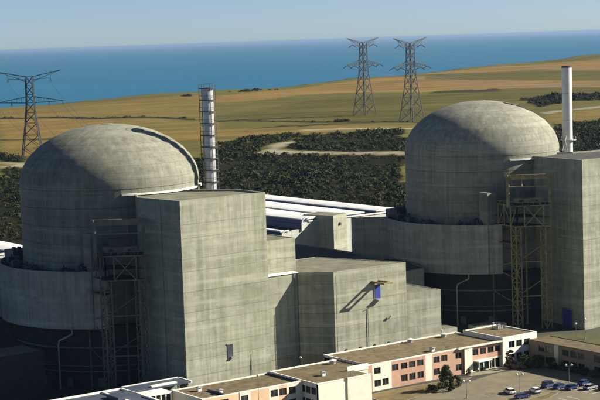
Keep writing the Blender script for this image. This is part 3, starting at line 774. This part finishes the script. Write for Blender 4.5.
def roofed(T, poly, z, mat=ROOF_GRAVEL, h=.32, cop=WHITE, wd=.42):
    MB().prism(inset(poly, .05), z-.35, z).build('roof', mat, T)
    parapet(T, poly, z-.02, h, wd, cop, 'coping')
def body(T, x0, x1, y0, y1, z1, mat=CREAM):
    MB().box(x0, x1, y0, y1, 0, z1).build('wall', mat, T)
GRP = 'office wings along the front'
# long pink wing
T = thing('office_building', 'long two storey pink and white office wing with tree in front', 'office', (31, -80.2, 0), GRP)
Yf = -80.2; Z = 7.2
body(T, 31, 78.98, Yf+.33, -60.6, Z-.36, PINK)
U, Lw = (4.7, 6.2), (1.3, 2.9)
def sec(x0, x1, mat, up_=(), lo=(), extra=()):
    ops = [win(c-x0, *U) for c in up_]+[win(c-x0, *Lw) for c in lo]+list(extra)
    facade(T, (x0, Yf), (1, 0), x1-x0, 0, Z, ops, mat)
sec(31, 32.6, PINK); sec(32.6, 39.1, CREAM, (34.3,), (34.3, 37.0)); sec(39.1, 42, PINK, (40.4,))
sec(42, 51, PINK, (43.5, 46.3, 49.2), (43.5, 46.3, 49.2)); sec(51, 53.4, CREAM); sec(53.4, 59.4, PINK, (55, 57.8), (55, 57.8))
sec(59.4, 64.8, PINK, (63,), (63,))
facade(T, (64.8, Yf-.5), (1, 0), 2.9, 0, Z+.05, [], CREAM, 'pier')
ops = [win(c-67.7, *U) for c in (69.2, 72.1, 75, 77.6)]
facade(T, (67.7, Yf), (1, 0), 11.28, 3.3, Z, ops, PINK)
facade(T, (67.7, Yf), (1, 0), 11.28, 0, 3.29, [(.5+k*2.1, 2.35+k*2.1, .12, 2.8, GREENP) for k in range(5)], CREAM, 'entrance_wall')
MB().box(68.6, 73.6, Yf-2.2, Yf-.02, 3.0, 3.25).build('entrance_canopy', WHITE, T)
for x in (68.9, 73.3): MB().beam((x, Yf-2.0, .1), (x, Yf-2.0, 3.0), .09, 8).build('canopy_post', WHITE, T)
roofed(T, [(31, Yf), (78.97, Yf), (78.97, -60.6), (31, -60.6)], Z)
MB().box(62.4, 78.9, Yf-.75, Yf-.03, Z+.05, Z+.4).build('cornice', CREAM, T)
facade(T, (31, -60.9), (0, -1), 19.2, 5.2, Z-.05, [], CREAM, 'end_wall', False)
# white end wing
T = thing('office_building', 'taller white end of the office row next to the shrubs', 'office', (79, -80.9, 0), GRP)
Yf = -80.9; Z = 8.1
body(T, 79.03, 91.97, Yf+.33, -64, Z-.36, CREAM)
facade(T, (79.0, Yf), (1, 0), 13.3, 0, Z, [win(c-79, 5.2, 6.8) for c in (82.4, 85.3, 88.3)]+[win(c-79, 1.6, 3.2) for c in (82.4, 85.3, 88.3)], WHITE)
facade(T, (79.0, -64), (0, -1), 16.55, 6.9, Z-.03, [], CREAM, 'end_wall', False)
facade(T, (92.3, Yf+.05), (0, 1), 16.8, 0, Z-.03, [], CREAM, 'end_wall', False)
roofed(T, [(79, Yf), (92.3, Yf), (92.3, -64), (79, -64)], Z)
m = MB(); lattice_face(m, (87.6, -69.6), (90.4, -69.6), Z+.05, Z+1.7, 2, .07, False); lattice_face(m, (87.6, -67.4), (90.4, -67.4), Z+.05, Z+1.7, 2, .07, False)
for x in (87.6, 90.4): m.beam((x, -69.6, Z+1.7), (x, -67.4, Z+1.7), .07)
m.build('hatch_frame', DARKST, T); MB().box(87.8, 90.2, -69.4, -67.6, Z, Z+.9).build('roof_hatch', STEEL, T)
# projecting white block
T = thing('office_building', 'low white office block jutting forward with plain sunlit side', 'office', (8.5, -88.2, 0), GRP)
Z = 6.9
MB().prism([(8.85, -87.85), (25.95, -87.85), (25.95, -80.3), (30.97, -80.3), (30.97, -67.2), (8.85, -67.2)], 0, Z-.36).build('wall', CREAM, T)
facade(T, (8.5, -88.2), (1, 0), 8.4, 0, Z, [], CREAM); facade(T, (18.2, -88.2), (1, 0), 7.8, 0, Z, [], CREAM)
facade(T, (16.9, -87.6), (1, 0), 1.3, 0, Z-.1, [], WHITE, 'recess_wall', False)
facade(T, (8.5, -80.1), (0, -1), 8.1, 0, Z-.02, [win(c, 4.2, 5.8, 1.8) for c in (1.6, 4.0, 6.4)]+[win(c, 1.0, 2.6, 1.8) for c in (1.6, 4.0, 6.4)], CREAM, 'side_wall')
MB().prism([(8.55, -88.15), (25.95, -88.15), (25.95, -80.25), (30.95, -80.25), (30.95, -67.1), (8.55, -67.1)], Z-.34, Z).build('roof', ROOF_GRAVEL, T)
for a in ((8.5, 16.9, -88.25, -87.9), (18.2, 26.1, -88.25, -87.9), (8.4, 30.9, -67.3, -66.8)): MB().box(*a, Z-.02, Z+.3).build('coping', WHITE, T)
MB().box(8.4, 8.75, -87.88, -67.32, Z-.02, Z+.25).build('coping', CREAM, T)
MB().box(24, 30.9, -80.6, -80.22, Z-.3, Z+1.15).build('upstand', WHITE, T)
m = MB()
for i in range(9): m.beam((30.6, -68+i*-1.4, Z+.0), (30.6, -68+i*-1.4, Z+.75), .07)
m.beam((30.6, -67.6, Z+.75), (30.6, -79.6, Z+.75), .08); m.build('roof_rail', DARKST, T)
# left orange wing
T = thing('office_building', 'orange and white office wing at the foot of the tall sunlit block', 'office', (-22, -81.8, 0), GRP)
Z = 6.7; Yf = -81.8
body(T, -21.7, 8.3, Yf+.33, -67.6, Z-.36, CREAM)
ORG_R = plain('ochre_render', (.62, .42, .26), .8, var=.1, tint=.05)
def sec2(x0, x1, mat, up_=()):
    facade(T, (x0, Yf), (1, 0), x1-x0, 0, Z, [win(c-x0, 4.2, 5.8) for c in up_]+[win(c-x0, 1.0, 2.6) for c in up_], mat)
sec2(-22, -11, ORG_R, (-19, -15.4)); sec2(-11, -7.6, CREAM, (-9.4,)); sec2(-7.6, -2.0, ORG_R); sec2(-2.0, 1.1, CREAM, (-.4,)); sec2(1.1, 3.6, ORG_R, (2.3,)); sec2(3.6, 8.4, CREAM, (5.3,))
facade(T, (-22, -67.6), (0, -1), 13.9, 0, Z-.02, [], CREAM, 'end_wall', False)
roofed(T, [(-22, Yf), (8.38, Yf), (8.38, -67.4), (-22, -67.4)], Z)
MB().box(-15.4, -14.9, Yf+.5, -74, Z, Z+.5).build('roof_upstand', DARKST, T)
MB().box(7.0, 7.5, Yf+.5, -68, Z, Z+.55).build('roof_upstand', DARKST, T)
# wing with blue roof at the bottom left
T = thing('office_building', 'blue roofed low wing with white edge at the bottom left', 'office', (-62, -56, 0), GRP)
Z = 6.6
body(T, -61.8, -30.3, -74, -56.3, Z-.36, CREAM)
roofed(T, [(-62, -75), (-30, -75), (-30, -56), (-62, -56)], Z, BLUE_ROOF, .45, WHITE, .55)
MB().box(-38, -31.5, -68.5, -62.5, Z, Z+1.0).build('roof_light', BLUE_ROOF, T)
MB().box(-36.2, -35.7, -74.4, -56.6, Z+.02, Z+.42).build('roof_kerb', WHITE, T)
T = thing('covered_walk', 'white edged flat canopy over a dark passage at the bottom left', 'canopy', (-30, -62, 0))
MB().box(-29.9, -13.2, -62.6, -56.2, 6.75, 7.1).build('canopy_roof', BLUE_ROOF, T)
MB().box(-29.9, -13.0, -56.25, -55.7, 6.7, 7.25).build('coping', WHITE, T); MB().box(-13.25, -12.8, -62.6, -56.2, 6.7, 7.25).build('coping', WHITE, T)
MB().box(-24.5, -17, -61.9, -60.8, 7.12, 7.5).build('roof_light', WHITE, T)
for x in (-29, -21.5, -14):
    for y in (-62, -57): MB().box(x-.2, x+.2, y-.2, y+.2, 0, 6.75).build('post', CONC_DARK, T)
MB().box(-29.5, -13.5, -57.2, -56.5, 0, 6.7).build('back_wall', CONC_DARK, T)
T = thing('glazed_lobby', 'small white framed glazed lobby at the bottom left by the canopy', 'lobby', (-30, -68, 0))
MB().box(-29.6, -22.4, -67.6, -63, 0, 6.2).build('core', DARKST, T)
for i in range(6): MB().box(-30+i*1.46, -29.78+i*1.46, -68.1, -67.8, 0, 6.4).build('mullion', WHITE, T)
MB().box(-30.1, -22.3, -68.2, -62.8, 6.42, 6.75).build('roof', WHITE, T)
MB().box(-29.9, -22.5, -68.0, -67.7, 3.1, 3.3).build('transom', WHITE, T)
# right-hand wing in the shade
T = thing('office_building', 'tan roofed low wing with shaded windows at the right edge', 'office', (88.6, -82, 0), GRP)
Z = 6.5
MB().box(88.95, 97, -150, -81.3, 0, Z-.36).build('wall', CREAM_D := plain('tan_render', (.24, .185, .125), .85, var=.12, tint=.06), T)
facade(T, (88.6, -81.3), (0, -1), 10.2, 0, Z, [win(c, 3.9, 5.5, 2.1) for c in (5.2, 7.9)]+[win(c, .9, 2.5, 2.1) for c in (5.2, 7.9)], CREAM_D)
facade(T, (88.55, -91.55), (0, -1), 1.6, 0, Z+.02, [], CREAM, 'pier')
ys = [96, 99, 102, 108, 111, 117, 120, 126, 132]
facade(T, (88.6, -93.2), (0, -1), 56, 0, Z, [win(c-93.2, 3.9, 5.5, 2.1) for c in ys]+[win(c-93.2, .9, 2.5, 2.1) for c in ys], CREAM_D)
roofed(T, [(88.6, -150), (97.2, -150), (97.2, -81.3), (88.6, -81.3)], Z, ROOF_GRAVEL, .18, ROOF_GRAVEL, .3)
m = MB(); m.beam((97.6, -84, 5.5), (97.6, -150, 5.5), .12)
for i in range(23): m.beam((97.6, -84-i*3, 0), (97.6, -84-i*3, 5.5), .08)
m.build('hedge_rail', DARKST, T)
# rooftop vents, each its own thing
for (x, y, z, kind, lab) in [(56, -77.2, 7.2, 0, 'white roof vent on the pink wing above the tree'), (16, -80.5, 6.9, 0, 'white roof vent in the middle of the jutting white block'),
                             (27, -70, 6.9, 1, 'grey roof fan by the back edge of the jutting white block'), (-17, -72.5, 6.7, 0, 'white roof vent near the foot of the tall sunlit block'),
                             (-14.6, -78.6, 6.7, 0, 'white roof vent near the front of the orange wing'), (72, -63.5, 7.2, 1, 'grey roof fan at the back of the pink wing near the white end'), (60, -62.8, 7.2, 1, 'grey roof fan at the back edge behind the pink wing')]:
    T = thing('roof_vent', lab, 'vent', (x, y, z), 'small vents on the office roofs')
    if kind == 0:
        MB().box(x-.5, x+.5, y-.5, y+.5, z, z+.9).build('housing', WHITE, T); MB().prism([(x-.8, y-.8), (x+.8, y-.8), (x+.8, y+.8), (x-.8, y+.8)], z+1.0, z+1.3, [(x-.2, y-.2), (x+.2, y-.2), (x+.2, y+.2), (x-.2, y+.2)]).build('hood', STEEL, T)
        MB().beam((x, y, z+.9), (x, y, z+1.0), .3, 8).build('neck', DARKST, T)
    else:
        MB().beam((x, y, z), (x, y, z+.8), .8, 14).build('housing', STEEL, T); MB().lathe(x, y, [(1.1, z+.8), (1.1, z+1.0), (.1, z+1.35)], 16).build('hood', WHITE, T)

# ------------------------------------------------------------------ lamp posts
def lamp(x, y, h, lab, twin=True, z=0.):
    T = thing('lamp_post', lab, 'lamp post', (x, y, z), 'globe lamp posts')
    MB().beam((x, y, z), (x, y, z+h), .09, 8, .05).build('pole', PIPE, T); MB().beam((x, y, z), (x, y, z+.5), .2, 8).build('base', STEEL, T)
    for s in ((-1, 1) if twin else (0,)):
        ax, ay = x+s*rt.x*.75, y+s*rt.y*.75
        if twin: MB().beam((x, y, z+h-.1), (ax, ay, z+h+.05), .05, 6).build('arm', STEEL, T)
        g = MB().lathe(ax, ay, [(.02, z+h+.0)]+[(.32*math.sin(a), z+h+.32-.32*math.cos(a)) for a in np.linspace(.3, math.pi-.01, 9)], 14).build('globe', LAMPW, T, True)
lamp(44.9, -103.8, 4.4, 'lamp post at the bottom edge below the dark tree'); lamp(60.3, -107.4, 4.4, 'lamp post standing between the white cars in the car park')
lamp(77.2, -108.6, 4.6, 'lamp post behind the row of blue cars at the right'); 
lamp(-6.7, -84, 10.6, 'tall thin dark pole before the orange wing', False)
lamp(27.5, -54.5, 6, 'lamp post in the shaded bay beside the tall sunlit block', False); lamp(82.3, -50.5, 6, 'lamp post at the corner of the lowest concrete block', False)
lamp(95.5, -57, 6, 'left of two lamp posts behind the white office end', False); lamp(100.5, -53.5, 6, 'right of two lamp posts behind the white office end', False)
lamp(117, -72, 6, 'lamp post on the grass strip below the yellow tower', False); lamp(124.5, -68.5, 6, 'lamp post on the grass strip by the right edge block', False)

# ------------------------------------------------------------------ cars
def car(x, y, ang, paint, label, kind='hatch'):
    T = thing('parked_car', label, 'car', (x, y, .06), 'cars in the car park')
    c, s = math.cos(ang), math.sin(ang)
    def W(p): return (x+p[0]*c-p[1]*s, y+p[0]*s+p[1]*c, .06+p[2])
    prof = [(-2.05, .35), (-2.1, .62), (-2.02, .88), (-1.2, .95), (1.0, .93), (1.75, .84), (2.08, .68), (2.1, .35)]
    cab = [(-1.75, .92), (-1.45, 1.36), (-.2, 1.44), (.55, 1.38), (1.15, .92)] if kind == 'hatch' else [(-1.98, .92), (-1.9, 1.75), (-.4, 1.84), (.75, 1.76), (1.45, .92)]
    def ext(pr, hw, hw2=None):
        hw2 = hw2 or [hw]*len(pr); m = MB(); n = len(pr)
        v = [W((p[0], -h, p[1])) for p, h in zip(pr, hw2)]+[W((p[0], h, p[1])) for p, h in zip(pr, hw2)]
        f = [tuple(range(n)), tuple(range(2*n-1, n-1, -1))]+[(i, n+i, n+(i+1) % n, (i+1) % n) for i in range(n)]
        return m.add(v, f)
    ext(prof, .82, [.80, .82, .80, .80, .80, .78, .72, .74]).build('body', paint, T)
    tops = [.78]+[.64]*(len(cab)-2)+[.78]
    cb = ext(cab, .75, tops).build('cabin', GLASS, T)
    roof = [(p[0], p[1]+.015) for p in cab[1:-1]]; roof = roof+[(p[0], p[1]+.05) for p in roof[::-1]]
    ext(roof, .66).build('roof', paint, T)
    for sx in (-1.3, 1.32):
        for sy in (-.72, .72):
            m = MB(); m.beam(W((sx, sy-.1, .31)), W((sx, sy+.1, .31)), .31, 14); wh = m.build('wheel', RUBBER, T)
            m = MB(); yy = sy+(.105 if sy > 0 else -.105); m.beam(W((sx, yy-.01, .31)), W((sx, yy+.01, .31)), .19, 10); m.build('rim', STEEL, wh)
    for sy in (-.55, .55):
        m = MB(); m.beam(W((2.02, sy, .68)), W((2.12, sy, .66)), .12, 8); m.build('headlight', LAMPW, T)
        m = MB(); m.beam(W((-2.12, sy, .72)), W((-2.02, sy, .72)), .1, 6); m.build('tail_light', REDL, T)
    m = MB(); m.beam(W((2.11, -.78, .42)), W((2.11, .78, .42)), .09, 6); m.build('bumper', DARKST, T)
    m = MB(); m.beam(W((-2.11, -.78, .45)), W((-2.11, .78, .45)), .09, 6); m.build('bumper', DARKST, T)
    return T
REDL = plain('tail_lens', (.35, .02, .02), .3)
CW = plain('white_car_paint', (.80, .80, .78), .25, var=.03, spec=.5); CB = plain('blue_car_paint', (.04, .06, .17), .25, var=.05, spec=.5)
CN = plain('navy_car_paint', (.02, .035, .13), .25, var=.05, spec=.5); CS = plain('silver_car_paint', (.42, .45, .50), .3, .3, var=.05, spec=.5)
car(56.9, -107.0, R(75), CW, 'white car parked just left of the middle lamp post'); car(62.4, -110.8, R(75), CW, 'white car parked just right of the middle lamp post')
car(55.6, -113.4, R(-12), CB, 'blue car at the bottom edge below the two white cars')
car(69.5, -108.6, R(8), CB, 'blue car with bright roof at the left end of the blue row', 'van'); car(70.6, -111.8, R(5), CB, 'blue car second from the left in the blue row')
car(72.0, -114.8, R(6), CN, 'navy car third in the blue row'); car(78.4, -113.2, R(8), CB, 'blue car parked behind the silver car near the right edge')
car(75.6, -118.0, R(4), CS, 'silver car at the right edge of the car park'); car(77.8, -121.2, R(6), CN, 'navy car half cut off at the right edge')

# ------------------------------------------------------------------ trees and shrubs by the offices
def leaves(cx, cy, z0, h, rad, n, leaf, shape, mat, name, T, clumps=26, seed=1):
    r_ = np.random.default_rng(seed)
    cc = []
    while len(cc) < clumps:
        t_ = r_.uniform(0, 1); R_ = rad*(shape(t_)); a = r_.uniform(0, 2*math.pi); q = math.sqrt(r_.uniform(.15, 1))
        cc.append((R_*q*math.cos(a), R_*q*math.sin(a), t_*h, .30*rad*r_.uniform(.7, 1.3)))
    cc = np.array(cc); k = r_.integers(0, clumps, n)
    d = r_.normal(size=(n, 3)); d /= np.linalg.norm(d, axis=1)[:, None]; d *= (r_.uniform(.35, 1, n)**.5)[:, None]
    c = cc[k, :3]+d*cc[k, 3:4]*np.array([1, 1, .8]); c[:, 2] = np.clip(c[:, 2], .02, None)
    nr = d/np.maximum(np.linalg.norm(d, axis=1), 1e-6)[:, None]+r_.normal(0, .4, (n, 3)); nr /= np.linalg.norm(nr, axis=1)[:, None]
    a = np.cross(nr, r_.normal(size=(n, 3))); a /= np.linalg.norm(a, axis=1)[:, None]; b_ = np.cross(nr, a)
    s = leaf*r_.uniform(.6, 1.3, n)[:, None]
    v = np.stack([c-a*s, c-b_*s*.6, c+a*s, c+b_*s*.6], 1).reshape(-1, 3)+np.array([0, 0, z0])
    o = bigmesh(name, v, np.arange(4*n).reshape(-1, 4), mat); o.parent = T; return o
def tree(x, y, h, rad, mat, label, cat, name, shape, seed, trunk=.8, n=2600, leaf=.2, group=None):
    T = thing(name, label, cat, (x, y, .03), group)
    m = MB(); m.beam((x, y, .03), (x, y, h*.75), .05*h*.5+.03, 8, .03)
    r_ = random.Random(seed)
    for k in range(8):
        z = trunk+r_.uniform(.05, .65)*h; a = r_.uniform(0, 6.28); q = rad*.7
        m.beam((x, y, z*.9), (x+q*math.cos(a), y+q*math.sin(a), z+.4), .05, 5, .015)
    m.build('trunk', BARK, T)
    leaves(x, y, trunk*.5, h-trunk*.5, rad, n, leaf, shape, mat, 'crown', T, seed=seed)
cone = lambda t_: (1-t_)**.75*.85+.12
dome_ = lambda t_: math.sqrt(max(0, 1-(t_*1.0-.3)**2/.55))*.9
tree(47.8, -92.5, 6.4, 3.0, LEAF, 'bushy dark green tree in front of the pink office wing', 'tree', 'tree', cone, 3, .6, 4200, .2)
tree(52.6, -90.4, 2.8, 2.2, LEAF, 'low dark bush at the right foot of the dark tree', 'bush', 'bush', dome_, 5, .2, 1600, .18)
tree(43.6, -91.4, 1.6, 2.0, LEAF2, 'low brownish green bush at the left foot of the dark tree', 'bush', 'bush', dome_, 6, .2, 1200, .16)
tree(78.8, -84.2, 5.2, 1.8, LEAF3, 'reddish shrub at the corner of the white office end', 'shrub', 'shrub', dome_, 8, .4, 1800, .18)
tree(82.0, -86.2, 3.6, 2.0, LEAF, 'dark green shrub right of the reddish shrub', 'shrub', 'shrub', dome_, 9, .3, 1800, .18, 'shrubs before the white office end')
tree(85.0, -88.4, 3.4, 2.1, LEAF2, 'light green shrub before the corner of the shaded wing', 'shrub', 'shrub', dome_, 10, .3, 1900, .18, 'shrubs before the white office end')
tree(86.8, -92.6, 3.0, 1.6, LEAF, 'dark shrub against the shaded wing beside its pale pier', 'shrub', 'shrub', dome_, 11, .3, 1400, .17, 'shrubs before the white office end')
for i, yy in enumerate((-96.5, -100.5, -104.5, -108.5)):
    tree(87.2, yy, (2.3, 1.9, 2.2, 1.8)[i], 1.5, (LEAF2, LEAF, LEAF, LEAF2)[i], ('pale bush low against the shaded wing under its first wide windows', 'dark bush against the shaded wing behind the row of blue cars', 'dark bush against the shaded wing near the right lamp post', 'pale bush against the shaded wing at the right edge')[i], 'bush', 'bush', dome_, 20+i, .15, 1000, .16, 'bushes along the shaded wing')
tree(65.0, -82.0, 1.5, .8, LEAF, 'small bush by the white pier left of the entrance', 'bush', 'bush', dome_, 31, .1, 500, .14)

# ------------------------------------------------------------------ pylons and cables
def pylon(x, y, z, ang, label, hs=1.0, ws=1.0):
    T = thing('pylon', label, 'pylon', (x, y, z), 'electricity pylons in the fields')
    c, s = math.cos(ang), math.sin(ang)
    W = lambda u, v, h: (x+ws*(u*c-v*s), y+ws*(u*s+v*c), z+h*hs)
    lv = [(0, 6.6), (9, 5.4), (18, 4.3), (26, 3.4), (33, 2.75), (39.5, 2.3), (45, 2.2), (51, 2.1), (57, 2.0)]
    for su, sv in ((-1, -1), (1, -1), (1, 1), (-1, 1)):
        m = MB()
        for (h0, w0), (h1, w1) in zip(lv, lv[1:]): m.beam(W(su*w0, sv*w0, h0), W(su*w1, sv*w1, h1), .36)
        m.build('leg', PYL, T)
    m = MB()
    for (h0, w0), (h1, w1) in zip(lv, lv[1:]):
        for a, b in (((-1, -1), (1, -1)), ((1, -1), (1, 1)), ((1, 1), (-1, 1)), ((-1, 1), (-1, -1))):
            m.beam(W(a[0]*w0, a[1]*w0, h0), W(b[0]*w1, b[1]*w1, h1), .19); m.beam(W(b[0]*w0, b[1]*w0, h0), W(a[0]*w1, a[1]*w1, h1), .19)
            m.beam(W(a[0]*w1, a[1]*w1, h1), W(b[0]*w1, b[1]*w1, h1), .13)
    m.build('bracing', PYL, T)
    ends = []
    for sd in (-1, 1):
        m = MB()        # lower crossarm
        tip = (sd*19.5, 0, 40.2)
        for v in (-2.3, 2.3):
            m.beam(W(sd*2.2, v, 39.5), W(*tip), .27); m.beam(W(sd*2.2, v, 43.6), W(*tip), .27)
        for k in range(1, 6):
            f = k/6; m.beam(W(sd*2.2+(tip[0]-sd*2.2)*f, -2.3*(1-f), 39.5+.7*f), W(sd*2.2+(tip[0]-sd*2.2)*f, 2.3*(1-f), 43.6-3.4*f), .1)
            m.beam(W(sd*2.2+(tip[0]-sd*2.2)*f, 2.3*(1-f), 39.5+.7*f), W(sd*2.2+(tip[0]-sd*2.2)*f, -2.3*(1-f), 43.6-3.4*f), .1)
        m.build('lower_crossarm', PYL, T)
        m = MB()        # upper crossarm and earth-wire horn
        tip = (sd*19.0, 0, 60.8); low = (sd*12.5, 0, 55.8)
        for v in (-2.0, 2.0):
            m.beam(W(sd*2.0, v, 57), W(*tip), .3); m.beam(W(sd*2.0, v, 53.6), W(sd*10, v*.4, 57.4), .16); m.beam(W(sd*2.0, v, 55), W(*low), .15)
        m.beam(W(sd*10, 0, 57.4), W(*tip), .18); m.beam(W(*low), W(sd*13, 0, 59.4), .12); m.beam(W(sd*6, 0, 56), W(sd*7, 0, 58.3), .1); m.beam(W(sd*2, -2, 57), W(sd*2, 2, 57), .15)
        m.build('upper_crossarm', PYL, T)
        for (u, h) in ((19.3, 40.0), (11, 39.6), (12.5, 55.7)):
            for k, dv in enumerate((-1, 1)):
                a, b = W(sd*u, 0, h), W(sd*u, dv*4.2, h-2.0)
                MB().beam(a, b, .21, 8).build('insulator', DARKST, T)
                ends.append((sd, u, dv, Vector(b)))
    MB().box(x-8, x+8, y-8, y+8, z-1.5, z-.1).build('footing', CONC_DARK, T)
    return ends
AR = math.atan2(rt.y, rt.x)
e1 = pylon(547.2, 580.2, 33.2, AR+R(47), 'left of the two pylons standing together in the green field')
e2 = pylon(520.9, 490.8, 32.0, AR+R(47), 'right of the two pylons standing together in the green field')
e3 = pylon(228.0, 515.6, 22.5, AR+R(4), 'lone pylon at the left edge behind the left dome', .95, 1.07)
def cable(a, b, sag, label, group, r=.07):
    pts = []
    for k in range(25):
        f = k/24; p = a.lerp(b, f); p.z -= sag*4*f*(1-f); pts.append(p)
    m = MB(); m.path([q-a for q in pts], r, 4); o = m.build('power_cable', CABLE, None)
    o.location = a; tag(o, label, 'cable', group)
CABLE = plain('cable_metal', (.10, .11, .12), .5, .5)
far = Vector((1168, 752, 58))
G1 = 'power cables running right from the pylon pair'
POS = {19.3: 'lower arm tip', 11: 'lower arm middle', 12.5: 'upper arm'}
SID = {-1: 'left', 1: 'right'}
for E_, nm in ((e1, 'left pylon'), (e2, 'right pylon')):
    for sd, u, dv, p in E_:
        if dv < 0: continue
        q = far+Vector((0, 0, -14 if u != 12.5 else 3))+Vector((sd*u*.9, -sd*u*.9, 0))+(Vector((-30, 40, 0)) if E_ is e1 else Vector((0, 0, 0)))
        cable(p, q, 14, f'thin cable running right from {SID[sd]} {POS[u]} of {nm} of the pair', G1)
gz = Vector((190, 300, 14)); G2 = 'power cables falling from the lone pylon'
for sd, u, dv, p in e3:
    if dv > 0: continue
    cable(p, gz+rt*(sd*u*.8)+up*(0 if u != 12.5 else 4), 7, f'thin cable falling from {SID[sd]} {POS[u]} of the lone pylon', G2)
T = thing('switchyard_gantry', 'steel cable gantry hidden behind the left dome', 'gantry', (gz.x, gz.y, 0))
for k in (-18, 0, 18):
    m = MB(); p = gz+rt*k; mast(m, p.x, p.y, .6, 0, 19, .12, 2); m.build('column', STEEL, T)
for z in (14, 18): m = MB(); m.beam(gz-rt*18+up*(z-14), gz+rt*18+up*(z-14), .3); m.build('beam', STEEL, T)

# scattered bushes in the fields and on the cliff edge
def clump(label, x, y, n, rad, sc, seed):
    global rng
    rng = np.random.default_rng(seed); a = rng.normal(0, rad, n); c = rng.normal(0, rad*.35, n)
    X_ = a*rt.x+c*fh.x; Y_ = a*rt.y+c*fh.y; z = float(land(np.array([x]), np.array([y]))[0])
    o = scatter('bush_clump', np.stack([X_, Y_, land(X_+x, Y_+y)-.3-z], -1), rng.uniform(.6, 1.2, n)*sc, VAR, SCRUB)
    o.location = (x, y, z); tag(o, label, 'bushes', 'bush clumps in the fields')
clump('dark bush clump on the cliff edge just left of the scaffolded stack', 668, 1040, 20, 3.6, 1.3, 1)
clump('dark bush clump on the cliff edge right of the scaffolded stack', 764, 1074, 20, 7, 1.2, 2)
clump('small bush clump on the cliff edge toward the pylon pair', 792, 1088, 18, 6, 1.1, 3)
clump('dark bush clump beside the foot of the left pair pylon', 494, 540, 18, 2.2, 1.0, 4)
clump('round bush clump on the tan strip right of the scaffolded stack', 346, 473, 14, 2.6, 1.2, 5)

# ------------------------------------------------------------------ haze
HZ = bpy.data.materials.new('haze_air'); HZ.use_nodes = True; t = HZ.node_tree
t.nodes.remove(t.nodes['Principled BSDF']); pv = t.nodes.new('ShaderNodeVolumePrincipled')
pv.inputs['Density'].default_value = 2.6e-5; pv.inputs['Color'].default_value = (.30, .45, .66, 1); pv.inputs['Anisotropy'].default_value = .2
t.links.new(pv.outputs[0], t.nodes['Material Output'].inputs['Volume'])
hz = MB().box(-S-200, S+200, -S-200, S+200, -62, 101).build('haze', HZ); stuff(hz, 'thin pale sea haze over the whole view', 'haze')
